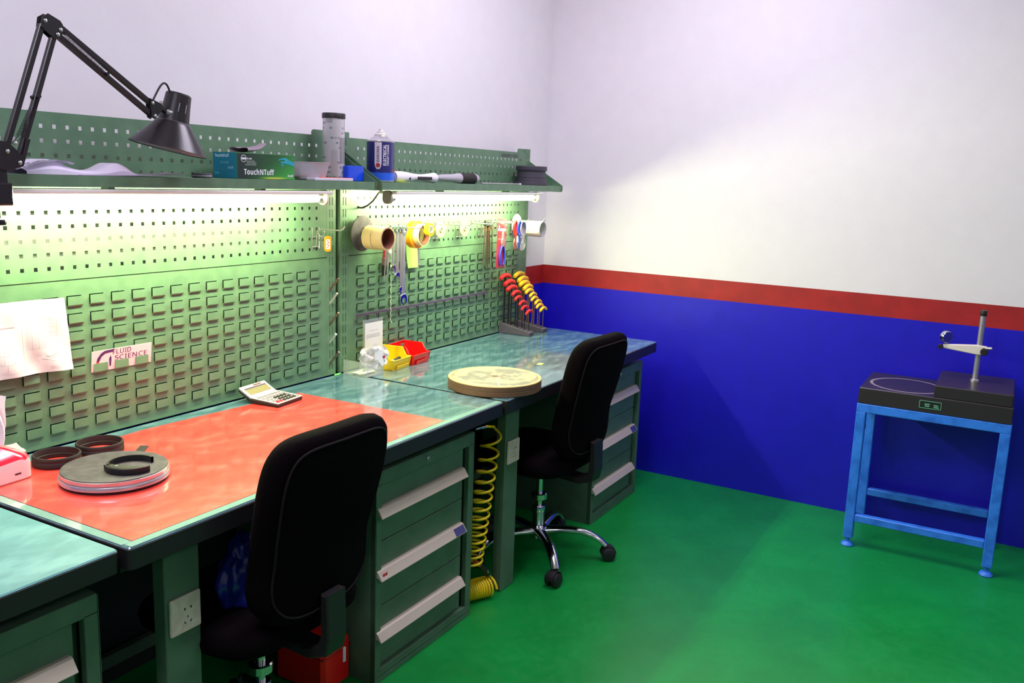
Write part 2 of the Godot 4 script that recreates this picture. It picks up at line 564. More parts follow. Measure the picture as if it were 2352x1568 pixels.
func drawing_tex() -> ImageTexture:
	var im := blank(1024, 512, c8(214, 204, 212))
	var r := RandomNumberGenerator.new()
	r.seed = 8
	var g := c8(158, 142, 160)
	var ln := func(x: int, y: int, w: int, h: int) -> void: im.fill_rect(Rect2i(x, y, w, h), g)
	var fr := func(x: int, y: int, w: int, h: int) -> void:
		ln.call(x, y, w, 2)
		ln.call(x, y + h, w, 2)
		ln.call(x, y, 2, h)
		ln.call(x + w, y, 2, h)
	# fitting in section with its dimension lines
	fr.call(480, 290, 120, 70)
	fr.call(440, 330, 190, 90)
	fr.call(505, 350, 60, 60)
	fr.call(500, 420, 80, 50)
	fr.call(570, 300, 50, 50)
	for k in 9:
		ln.call(450, 335 + k * 9, 40, 1)
		ln.call(580, 335 + k * 9, 44, 1)
	ln.call(470, 482, 170, 2)
	ln.call(300, 500, 250, 2)
	ln.call(460, 170, 200, 8)
	ln.call(330, 210, 90, 8)
	# parts list
	ln.call(700, 90, 2, 400)
	for k in 30:
		ln.call(720, 105 + k * 8, r.randi_range(90, 240), 2)
	for k in 5:
		ln.call(760 + k * 46, 100, 2, 245)
	im.fill_rect(Rect2i(718, 105, 26, 60), c8(206, 178, 190))
	# isometric view
	for k in 60:
		var a := r.randf() * TAU
		var d := r.randf() * 60.0
		ln.call(int(860 + cos(a) * d * 1.4), int(400 + sin(a) * d * 0.8), r.randi_range(6, 30), 2)
	for k in 8:
		ln.call(870 + k, 470 + k * 3, r.randi_range(30, 90), 1)
	return ImageTexture.create_from_image(im)

func leaflet_tex() -> ImageTexture:
	var im := blank(256, 512, c8(236, 230, 226))
	var r := RandomNumberGenerator.new()
	r.seed = 21
	for y in 512:
		for x in 256:
			var k := clampf((0.5 - absf(y / 512.0 - 0.62)) * 0.9, 0.0, 1.0) * (absf(x / 256.0 - 0.5) * 1.5)
			im.set_pixel(x, y, c8(236, 230, 226).lerp(c8(226, 206, 110), k))
	for row in 3:
		im.fill_rect(Rect2i(40, 120 + row * 14, 170, 5), c8(150, 146, 158))
	im.fill_rect(Rect2i(26, 116, 5, 46), c8(90, 86, 96))
	im.fill_rect(Rect2i(60, 80, 130, 6), c8(196, 190, 196))
	for row in 12:
		im.fill_rect(Rect2i(110, 230 + row * 14, r.randi_range(60, 110), 5), c8(200, 192, 176))
	return ImageTexture.create_from_image(im)

func box_tex() -> ImageTexture:
	var im := blank(512, 160, c8(30, 60, 42))
	for y in 160:
		for x in 512:
			var u := x / 511.0
			var w := y / 159.0
			var c := c8(30, 44, 38).lerp(c8(28, 74, 40), smoothstep(0.05, 0.5, u))
			c = c.lerp(c8(56, 158, 62), smoothstep(0.25, 1.0, u * 0.85 + (w - 0.5) * 0.35))
			if w > 0.88:
				c = c.lerp(c8(196, 206, 70), smoothstep(0.3, 0.6, u) * (1.0 - smoothstep(0.7, 0.95, u)) * smoothstep(0.88, 0.98, w))
			im.set_pixel(x, y, c)
	return ImageTexture.create_from_image(im)

const TOP := 0.8                                       # bench top
const D3 := 1.53                                       # step from one panel to the next
const SH := 1.556                                      # shelf top

func _ready() -> void:
	# ---- camera
	var cam := Camera3D.new()
	cam.name = "camera"
	cam.fov = 42.107
	cam.near = 0.05
	cam.far = 60.0
	cam.position = V(-1.356, 1.592, 2.2868)
	cam.rotation = V(-0.18307, -1.05669, 0.03705)
	add_child(cam)
	cam.current = true
	# ---- environment
	var we := WorldEnvironment.new()
	we.name = "environment"
	var e := Environment.new()
	e.background_mode = Environment.BG_COLOR
	e.background_color = c8(10, 10, 12)
	e.tonemap_mode = Environment.TONE_MAPPER_LINEAR
	e.tonemap_exposure = 2.2
	e.sdfgi_enabled = true
	e.ssao_enabled = true
	e.ssil_enabled = true
	we.environment = e
	add_child(we)
	# ---- ceiling lamps' light (the fittings are built with the ceiling)
	for q in LAMPS:
		area_light("ceiling_lamp_light", V(q[0], 3.13, q[1]), V(-PI / 2, 0, 0), Vector2(1.2, 0.6), q[2], Color(0.95, 0.91, 1.0))
	# ---- light of the two bench tubes: three strips round each tube (down, front, back)
	for x in [0.447, 2.01]:
		area_light("tube_light_down", V(x, 1.477, 0.15), V(-PI / 2, 0, 0), Vector2(1.16, 0.024), TUBE * 1.25, Color(0.98, 1.0, 0.78))
		area_light("tube_light_front", V(x, 1.5, 0.1655), V(0, PI, 0), Vector2(1.16, 0.01), TUBE * 1.6, Color(0.98, 1.0, 0.78))
		area_light("tube_light_back", V(x, 1.496, 0.1345), V(0, 0, 0), Vector2(1.16, 0.014), TUBE, Color(0.98, 1.0, 0.78))
	materials()
	room()
	panels()
	benches()
	cabinets()
	tube_lights()
	chairs()
	plate_stand()
	desk_lamp()
	shelf_things()
	hanging_things()
	bench_things()
	under_things()

const TUBE := 0.42
const LAMPS := [[-1.2, 1.15, 2.0], [1.75, 1.15, 2.0], [-1.2, 4.3, 0.3], [1.75, 4.3, 0.3]]

func area_light(called: String, pos: Vector3, rot: Vector3, size: Vector2, energy: float, col: Color) -> void:
	var l := AreaLight3D.new()
	l.name = called
	l.area_size = size
	l.light_energy = energy
	l.light_color = col
	l.position = pos
	l.rotation = rot
	l.shadow_enabled = true
	l.set("area_range", 12.0)
	add_child(l, true)

# ---------------------------------------------------------------- the room
func wall(called: String, a: Vector3, b: Vector3, thick: float) -> void:
	# wall whose inner face runs from a to b (floor level), thickness to the left of a-b
	var w := Node3D.new()
	add_child(w)
	struct(w, called)
	var d := b - a
	var len := d.length()
	w.position = a
	w.rotation.y = atan2(-d.z, d.x)
	for q in [["blue_dado", 0.0, 1.0, M.wall_blue], ["red_stripe", 1.0, 1.105, M.wall_red], ["upper_wall", 1.105, 3.2, M.wall_white]]:
		var m := Mb.new()
		m.box(V(len / 2, (q[1] + q[2]) / 2, thick / 2), V(len, q[2] - q[1], absf(thick)))
		part(q[0], m, q[3], w)

func room() -> void:
	var m := Mb.new()
	m.box(V(-0.6, -0.05, 2.7), V(8.0, 0.1, 6.0))
	struct(part("floor", m, M.floor, self), "floor")
	m = Mb.new()
	m.box(V(-0.6, 3.25, 2.7), V(8.0, 0.1, 6.0))
	struct(part("ceiling", m, M.ceiling, self), "ceiling")
	wall("wall_back", V(-4.3, 0, -0.081), V(3.273, 0, -0.081), -0.1)
	wall("wall_right", V(3.173, 0, -0.081), V(3.173, 0, 5.6), -0.1)
	wall("wall_front", V(3.173, 0, 5.6), V(-4.3, 0, 5.6), -0.1)
	wall("wall_left", V(-4.3, 0, 5.6), V(-4.3, 0, -0.081), -0.1)
	var k := 0
	for q in LAMPS:
		var t := thing("ceiling_lamp", "flat white ceiling lamp over the %s, out of the picture" % ["benches on the left", "benches on the right", "room behind on the left", "room behind on the right"][k], "lamp", V(q[0], 3.2, q[1]), 0.0, "ceiling lamps")
		k += 1
		m = Mb.new()
		m.box(V(0, -0.025, 0), V(1.26, 0.05, 0.66), 0.006)
		part("housing", m, M.white_plastic, t)
		m = Mb.new()
		m.box(V(0, -0.053, 0), V(1.2, 0.01, 0.6), 0.003)
		part("diffuser", m, M.panel_glow, t)

# ---------------------------------------------------------------- tool panels with shelf
func panels() -> void:
	var t := thing("tool_panel", "green perforated and louvred tool panel with shelf behind the bench with red sheet", "tool panel", V(-0.168, 0, 0))
	var w := 1.40
	var xs := []
	for i in 35:
		xs.append(0.054 + 0.038 * i)
	var ys := []
	for i in 11:
		ys.append(1.3002 + 0.038 * i)
	var m := Mb.new()
	m.perforated(0.0, w, 1.2665, 1.718, xs, ys, 0.0054, 0.0054, -0.0016, 0.0)
	for q in [[w / 2, 1.2673, w, 0.0016], [w / 2, 1.7172, w, 0.0016]]:
		m.box(V(q[0], q[1], -0.009), V(q[2], q[3], 0.016))
	part("perforated_sheet", m, M.green, t)
	# louvred sheet
	xs = []
	ys = []
	for i in 19:
		xs.append(0.168 - 0.1203 + 0.07 * i + 0.023)
	for i in 8:
		ys.append(1.2207 - 0.0506 * (7 - i) - 0.0155)
	m = Mb.new()
	m.perforated(0.0, w, 0.803, 1.2635, xs, ys, 0.023, 0.0155, -0.0016, 0.0)
	m.box(V(w / 2, 1.2627, -0.009), V(w, 0.0016, 0.016))
	var bk := Mb.new()
	bk.box(V(w / 2, 1.033, -0.024), V(w, 0.46, 0.0016))
	part("backing_sheet", bk, M.dark_steel, t)
	var lv := part("louvred_sheet", m, M.green, t)
	m = Mb.new()
	# tongue: open above, bent back into the sheet below
	var pr := [P(0.0045, 0.0135), P(0.0058, 0.0135), P(0.0058, -0.0105), P(0.0046, -0.0135), P(0.0, -0.0166), P(-0.0014, -0.0158), P(0.0036, -0.0124), P(0.0045, -0.0098)]
	m.prism(pr, -0.0228, 0.0228, Transform3D(SIDE, Vector3.ZERO))
	var lm := m.mesh()
	for y in ys:
		for x in xs:
			var o := part("louvre", lm, M.green, lv)
			o.position = V(x, y, 0)
	# posts with slots
	for s in 2:
		var px := -0.052 if s == 0 else w
		m = Mb.new()
		var sl := []
		for i in 20:
			sl.append(0.84 + 0.0455 * i)
		m.perforated(px + 0.0005, px + 0.0515, 0.803, 1.738, [px + 0.018, px + 0.033], sl, 0.0018, 0.0155, -0.0016, 0.0003)
		m.box(V(px + 0.0013, 1.27, -0.022), V(0.0016, 0.934, 0.042))
		m.box(V(px + 0.0507, 1.27, -0.022), V(0.0016, 0.934, 0.042))
		part("post", m, M.green, t)
	m = Mb.new()
	m.prism(rrect(w - 0.075, 1.69, w + 0.004, 1.7375, 0.012), -0.006, -0.0035)
	part("top_tab", m, M.green, t)
	# shelf: plate with turned-down lip and two gusset brackets
	m = Mb.new()
	m.box(V(w / 2, SH - 0.001, 0.097), V(w + 0.094, 0.002, 0.194))
	m.prism([P(0.193, SH), P(0.1946, SH), P(0.1946, SH - 0.029), P(0.181, SH - 0.029), P(0.181, SH - 0.0275), P(0.193, SH - 0.0275)], -0.047, w + 0.047, Transform3D(SIDE, Vector3.ZERO))
	var sh := part("shelf", m, M.green, t)
	for s in 2:
		var bx := -0.0495 if s == 0 else w + 0.0475
		m = Mb.new()
		m.prism([P(0.0, 1.676), P(0.02, 1.664), P(0.199, SH + 0.001), P(0.2, SH - 0.024), P(0.193, SH - 0.031), P(0.15, SH - 0.031), P(0.0, SH - 0.03)], bx, bx + 0.002, Transform3D(SIDE, Vector3.ZERO))
		part("bracket", m, M.green, sh)
		m = Mb.new()
		m.lathe([P(0, 0.004), P(0.004, 0.0035), P(0.006, 0.001), P(0.006, 0)], 14, Transform3D(TOX.rotated(Vector3.UP, PI), V(bx, SH - 0.015, 0.172)))
		part("bolt", m, M.old_steel, sh)
	var c := dup(t, "green steel tool panel hung with tape rolls and pliers, behind the far bench", V(-0.168 + D3, 0, 0))
	words("ASSEMBLY TABLE", 0.016, M.ink_grey, c, at(1.24, 1.698, 0.0012), true, 0.17)

# ---------------------------------------------------------------- benches
func bench(x0: float, x1: float, z1: float, lx: float, label: String, mat: Material, matte: bool) -> Node3D:
	var t := thing("workbench", label, "workbench", V(x0, 0, 0))
	var w := x1 - x0
	var m := Mb.new()
	m.prism(rrect(0, -z1, w, -0.004, 0.012), 0.748, 0.7962, Transform3D(FLATUP, Vector3.ZERO), 0.002, true)
	part("tabletop", m, M.black_edge, t)
	m = Mb.new()
	m.prism(rrect(0.0008, -z1 + 0.0008, w - 0.0008, -0.006, 0.012), 0.7962, TOP, Transform3D(FLATUP, Vector3.ZERO), 0.003, true, false)
	part("top_mat", m, mat, t)
	# legs: square front tubes and rear tubes, joined under the top; the other end stands on the cabinet
	var pts := []
	for z in [z1 - 0.0805, 0.06]:
		m = Mb.new()
		m.box(V(lx + 0.05, 0.372, z), V(0.1, 0.744, 0.042), 0.003)
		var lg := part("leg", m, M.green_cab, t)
		if z > 0.3:
			socket(lg, V(lx + 0.051, 0.5605, z + 0.021), x0)
	m = Mb.new()
	m.box(V(lx + 0.05, 0.73, z1 / 2), V(0.06, 0.03, z1 - 0.16))
	part("top_beam", m, M.dark_steel, t)
	m = Mb.new()
	m.box(V(w / 2, 0.715, z1 - 0.13), V(w - 0.12, 0.05, 0.03), 0.002)
	part("front_beam", m, M.dark_steel, t)
	m = Mb.new()
	m.box(V((lx + w) / 2, 0.13, 0.075), V(w - lx - 0.04, 0.04, 0.025), 0.002)
	part("rear_rail", m, M.green_cab, t)
	m = Mb.new()
	m.box(V(w / 2, 0.385, 0.034), V(w - 0.08, 0.71, 0.002))
	part("modesty_panel", m, M.dark_steel, t)
	m = Mb.new()
	m.box(V(w - 0.06, 0.372, 0.06), V(0.06, 0.744, 0.042), 0.003)
	part("leg", m, M.green_cab, t)
	return t

func socket(parent: Node3D, p: Vector3, seed_x: float) -> void:
	var m := Mb.new()
	m.prism(rrect(-0.0435, -0.0455, 0.0435, 0.0455, 0.004, 3), 0.0, 0.009, at(p.x, p.y, p.z), 0.0025)
	# five pin holes, sunk dark
	part("wall_socket", m, M.socket, parent)
	m = Mb.new()
	for q in [[-0.008, 0.013, 0.0022, 0.0026, 0.0], [0.0095, 0.013, 0.0022, 0.0026, 0.0], [0.0, -0.008, 0.0013, 0.003, 0.0], [-0.0085, -0.021, 0.0012, 0.0034, 0.5], [0.0085, -0.021, 0.0012, 0.0034, -0.5]]:
		var xf := Transform3D(Basis(Vector3.BACK, q[4]), V(p.x + q[0] + 0.004, p.y + q[1], p.z + 0.0091))
		m.prism(rrect(-q[2], -q[3], q[2], q[3], q[2] * 0.6, 2), -0.003, 0.0003, xf)
	part("pin_holes", m, M.black, parent)

func benches() -> void:
	var b2 := bench(-0.229, 1.322, 0.7505, 0.131, "workbench topped with teal mat and red sheet, calculator on it, between the other two benches", M.mat_teal, false)
	var b3 := bench(1.342, 2.859, 0.752, 0.106, "far workbench with glossy teal top, carrying the round stone disc and the hex key stands", M.mat_teal, false)
	var b1 := bench(-1.78, -0.241, 0.737, 0.12, "nearest workbench with bare matt teal top, cut by the left picture edge", M.mat_matte, true)
	var cv := Mb.new()
	cv.box(V(0.7755, TOP + 0.0006, 0.7355), V(1.535, 0.0012, 0.024), 0.0005)
	cv.box(V(0.0145, TOP + 0.0006, 0.38), V(0.024, 0.0012, 0.686), 0.0005)
	part("cover_edge", cv, M.mat_edge, b2)
	# red sheet under the clear cover of the middle bench
	var t := thing("desk_sheet", "bright red plastic sheet lying on the teal bench top under discs and calculator", "sheet", V(0, TOP, 0))
	var m := Mb.new()
	m.prism([P(-0.2, -0.118), P(-0.2, -0.722), P(0.985, -0.722), P(0.972, -0.1), P(0.36, -0.056), P(-0.05, -0.075)], 0.0002, 0.0012, Transform3D(FLATUP, Vector3.ZERO))
	part("sheet", m, M.red_sheet, t)

# ---------------------------------------------------------------- drawer cabinets
func cabinet(label: String, x: float, z: float) -> Node3D:
	var t := thing("drawer_cabinet", label, "cabinet", V(x, 0, z))       # x: left face, z: front face
	var w := 0.556
	var d := 0.6
	var m := Mb.new()
	for q in [[0.0015, 0.35, -d / 2, 0.003, 0.7, d], [w - 0.0015, 0.35, -d / 2, 0.003, 0.7, d], [w / 2, 0.6985, -d / 2, w, 0.003, d], [w / 2, 0.35, -d + 0.0015, w, 0.7, 0.003], [w / 2, 0.02, -d / 2, w, 0.003, d]]:
		m.box(V(q[0], q[1], q[2]), V(q[3], q[4], q[5]))
	m.box(V(w / 2, 0.677, -0.01), V(w, 0.044, 0.02), 0.0015)
	m.box(V(0.0145, 0.35, -0.01), V(0.029, 0.62, 0.02), 0.0015)
	m.box(V(w - 0.017, 0.35, -0.01), V(0.034, 0.62, 0.02), 0.0015)
	m.box(V(w / 2, 0.0225, -0.01), V(w, 0.045, 0.02), 0.0015)
	m.box(V(w / 2, 0.35, -0.05), V(w - 0.04, 0.66, 0.002))
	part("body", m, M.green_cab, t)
	var rows := [[0.466, 0.6545, 0.585], [0.2505, 0.4625, 0.381], [0.049, 0.247, 0.176]]
	for i in 3:
		var r = rows[i]
		m = Mb.new()
		m.box(V(0.267, (r[0] + r[1]) / 2, -0.022), V(0.472, r[1] - r[0], 0.018), 0.0015)
		m.box(V(0.267, (r[0] + r[1]) / 2, -0.24), V(0.46, (r[1] - r[0]) * 0.8, 0.42))
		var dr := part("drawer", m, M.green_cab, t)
		m = Mb.new()
		m.prism([P(-0.013, 0.0), P(-0.002, 0.001), P(0.0045, -0.003), P(0.0205, -0.028), P(0.0195, -0.0305), P(0.016, -0.03), P(0.006, -0.022), P(-0.013, -0.022)], 0.006, 0.49, Transform3D(SIDE, V(0, r[2], 0.0)), 0.0)
		part("handle", m, M.alu, dr)
		if i == 1:
			m = Mb.new()
			var nn := V(0, 0.016, 0.025).normalized()
			m.flat(V(0.424, r[2] - 0.0035, 0.0051), V(0.486, r[2] - 0.0035, 0.0051), V(0.486, r[2] - 0.0272, 0.0203), V(0.424, r[2] - 0.0272, 0.0203), nn)
			part("sticker", m, mt(c8(64, 66, 120), 0.4), dr)
	m = Mb.new()
	m.lathe([P(0.0085, 0), P(0.0085, 0.004), P(0.0065, 0.006), P(0.0, 0.006)], 16, Transform3D(TOZ, V(0.268, 0.678, 0.0)))
	m.box(V(0.268, 0.678, 0.0065), V(0.0015, 0.007, 0.002))
	part("lock", m, M.zinc, t)
	return t

func cabinets() -> void:
	var c := cabinet("green three-drawer cabinet under the bench with the red sheet, beside the yellow hose", 0.672, 0.69)
	var d := dup(c, "green three-drawer cabinet under the far end of the far bench, next to the blue wall", V(2.27, 0, 0.693))
	var f := dup(c, "green drawer cabinet under the nearest bench, in the lower left picture corner", V(-0.82, 0, 0.69))
	var m := Mb.new()
	m.box(V(0.024, 0.366, 0.0142), V(0.008, 0.012, 0.001), 0.0, Transform3D.IDENTITY)
	m.box(V(0.036, 0.366, 0.0142), V(0.009, 0.012, 0.001), 0.0, Transform3D.IDENTITY)
	part("red_mark", m, M.ink_red, c)

# ---------------------------------------------------------------- fluorescent tubes
func tube_lights() -> void:
	for i in 2:
		var x: float = -0.153 if i == 0 else 1.412
		var t := thing("tube_light", ["lit fluorescent tube under the shelf above the red sheet", "lit fluorescent tube under the far shelf, black cord at its left end"][i], "tube light", V(x, 1.4945, 0.15), 0.0, "")
		var m := Mb.new()
		m.box(V(0.6, 0.0215, 0.0), V(1.2, 0.011, 0.09), 0.002)
		m.box(V(0.35, 0.043, 0.0), V(0.02, 0.034, 0.03))
		m.box(V(0.9, 0.043, 0.0), V(0.02, 0.034, 0.03))
		part("batten", m, M.white_plastic, t)
		for s in [0.0, 1.2]:
			m = Mb.new()
			m.prism(rrect(-0.021, -0.022, 0.021, 0.03, 0.018), s - 0.008, s + 0.008, Transform3D(SIDE, Vector3.ZERO), 0.002, true)
			part("end_holder", m, M.grey_plastic if i == 1 and s < 1.0 else M.white_plastic, t)
		m = Mb.new()
		m.tube([V(0.008, 0, 0), V(1.192, 0, 0)], 0.0135, 20)
		part("tube", m, M.tube_glow, t)
		for s in [0.02, 1.18]:
			m = Mb.new()
			m.tube([V(s - 0.012, 0, 0), V(s + 0.012, 0, 0)], 0.0139, 20)
			part("tube_cap", m, M.zinc, t)
		if i == 1:
			m = Mb.new()
			m.tube([V(0.005, -0.042, -0.149), V(0.004, -0.043, -0.13), V(0.012, -0.034, -0.11), V(0.022, -0.015, -0.09), V(0.03, 0.015, -0.07), V(0.04, 0.04, -0.05)], 0.0035, 8)
			part("cord", m, M.black_plastic, t)

# ---------------------------------------------------------------- chairs
func chair(label: String, pos: Vector3, ry: float, base_turn: float) -> Node3D:
	# stands at pos; the sitter looks to -z
	var t := thing("office_chair", label, "chair", pos, ry)
	# backrest: outline (half width by height), leaning back, hollowed for the lumbar
	var y0 := 0.485
	var hgt := 0.508
	var hw := func(k: float) -> float:
		return lerpf(lerpf(0.196, 0.208, smoothstep(0.0, 0.2, k)), 0.206, smoothstep(0.35, 1.0, k)) - 0.017 * exp(-pow((k - 0.38) / 0.14, 2.0))
	var shape := func(a: float, sc: float) -> Vector2:
		# superellipse blended with the width profile
		var ca := cos(a)
		var sa := sin(a)
		var ex := 0.34
		var yy := 0.5 + 0.5 * signf(sa) * pow(absf(sa), ex if sa > 0 else 0.55)
		var xx := signf(ca) * pow(absf(ca), ex if sa > 0 else 0.5)
		yy = 0.5 + (yy - 0.5) * sc
		return P(xx * hw.call(yy) * sc, y0 + yy * hgt)
	var put := func(q: Vector2, off: float) -> Vector3:
		var k := (q.y - y0) / hgt
		var lean := 0.185 + 0.105 * k + 0.03 * pow(maxf(0.0, 0.45 - k) / 0.45, 1.4) - 0.012 * exp(-pow((k - 0.3) / 0.2, 2.0))
		return V(q.x, q.y, lean - 0.35 * q.x * q.x + off)
	var N := 64
	var rings := []
	for r in [[0.002, 0.026], [0.5, 0.026], [0.84, 0.022], [0.9, 0.014], [0.95, 0.012], [0.985, -0.002], [1.0, -0.022], [0.985, -0.042], [0.94, -0.054], [0.8, -0.06], [0.4, -0.06], [0.002, -0.06]]:
		var row := []
		for j in N:
			row.append(put.call(shape.call(TAU * j / N, r[0]), r[1]))
		rings.append(row)
	var m := Mb.new()
	m.grid(rings, true)
	part("backrest", m, M.fabric, t)
	var pts := []
	for j in N + 1:
		pts.append(put.call(shape.call(TAU * j / N, 0.885), 0.019))
	m = Mb.new()
	m.tube(pts, 0.0032, 6, false)
	part("piping", m, M.piping, t)
	# seat cushion
	rings = []
	for r in [[0.02, 0.5], [0.6, 0.5], [0.9, 0.492], [0.97, 0.48], [1.0, 0.458], [0.98, 0.436], [0.92, 0.424], [0.5, 0.42], [0.02, 0.42]]:
		var row := []
		for j in N:
			var a := TAU * j / N
			var x: float = signf(cos(a)) * pow(absf(cos(a)), 0.45) * 0.24 * r[0]
			var z: float = signf(sin(a)) * pow(absf(sin(a)), 0.45) * 0.225 * r[0]
			row.append(V(x, r[1] - 0.02 * maxf(0.0, -z / 0.225 - 0.6), z - 0.03))
		rings.append(row)
	m = Mb.new()
	m.grid(rings, true)
	part("seat", m, M.fabric, t)
	# mechanism, back bar and lever
	m = Mb.new()
	m.box(V(0, 0.398, -0.01), V(0.15, 0.046, 0.2), 0.01)
	part("tilt_mechanism", m, M.black_plastic, t)
	m = Mb.new()
	m.prism([P(0.06, 0.38), P(0.2, 0.372), P(0.262, 0.395), P(0.272, 0.44), P(0.268, 0.56), P(0.245, 0.56), P(0.244, 0.45), P(0.235, 0.415), P(0.19, 0.4), P(0.06, 0.405)], -0.036, 0.036, Transform3D(SIDE, Vector3.ZERO), 0.004)
	part("back_bar", m, M.black_plastic, t)
	m = Mb.new()
	m.tube([V(0.07, 0.395, 0.0), V(0.16, 0.392, 0.01), V(0.19, 0.392, 0.012)], 0.005, 8)
	m.tube([V(0.185, 0.392, 0.012), V(0.235, 0.39, 0.014)], [0.008, 0.011], 10)
	part("lever", m, M.black_plastic, t)
	m = Mb.new()
	m.lathe([P(0.0, 0.2), P(0.026, 0.2), P(0.028, 0.204), P(0.028, 0.225), P(0.026, 0.228), P(0.014, 0.228), P(0.014, 0.38)], 24)
	part("gas_lift", m, M.chrome, t)
	m = Mb.new()
	m.lathe([P(0.025, 0.09), P(0.025, 0.2), P(0.0, 0.2)], 24)
	m.lathe([P(0.03, 0.255), P(0.034, 0.258), P(0.034, 0.28), P(0.03, 0.284), P(0.0145, 0.284)], 24)
	part("column", m, M.chrome, t)
	# five-star base
	m = Mb.new()
	m.lathe([P(0.024, 0.086), P(0.036, 0.088), P(0.04, 0.1), P(0.04, 0.128), P(0.036, 0.138), P(0.025, 0.14)], 24)
	part("hub", m, M.chrome, t)
	for k in 5:
		var a := base_turn + TAU * k / 5
		var d := V(cos(a), 0, sin(a))
		var q := []
		var rr := []
		for s in 13:
			var u := s / 12.0
			var r := lerpf(0.03, 0.292, u)
			q.append(d * r + V(0, 0.118 + 0.012 * sin(u * 2.2) - 0.062 * pow(u, 4.0), 0))
			rr.append(lerpf(0.027, 0.018, u))
		m = Mb.new()
		m.tube(q, rr, 12, true, P(1.0, 0.62))
		var arm := part("base_arm", m, M.chrome, t)
		m = Mb.new()
		var tip := d * 0.292
		var swivel := a + 0.9 + k * 1.3
		var bs := Basis(Vector3.UP, -swivel)
		for s in [-1.0, 1.0]:
			m.lathe([P(0.0, -0.012), P(0.024, -0.012), P(0.029, -0.008), P(0.03, 0.0), P(0.029, 0.008), P(0.024, 0.012), P(0.0, 0.012)], 18, Transform3D(bs * TOZ, tip + V(0, 0.03, 0) + bs * V(0.012, 0, 0.016 * s)))
		m.lathe([P(0.033, -0.018), P(0.0345, 0.0), P(0.033, 0.018), P(0.0, 0.019)], 12, Transform3D(bs * TOZ, tip + V(0, 0.032, 0) + bs * V(0.012, 0, 0)), 40.0, PI, TAU)
		m.tube([tip + V(0, 0.03, 0), tip + V(0, 0.068, 0)], 0.008, 8)
		part("caster", m, M.black_plastic, arm)
	return t

func chairs() -> void:
	chair("black fabric swivel chair in front, its back hiding part of the red sheet", V(0.235, 0, 0.645), 0.0, 0.25)
	chair("black fabric swivel chair at the far bench, chromed base and casters showing", V(1.835, 0, 0.645), -0.04, atan2(0.2, -0.2))

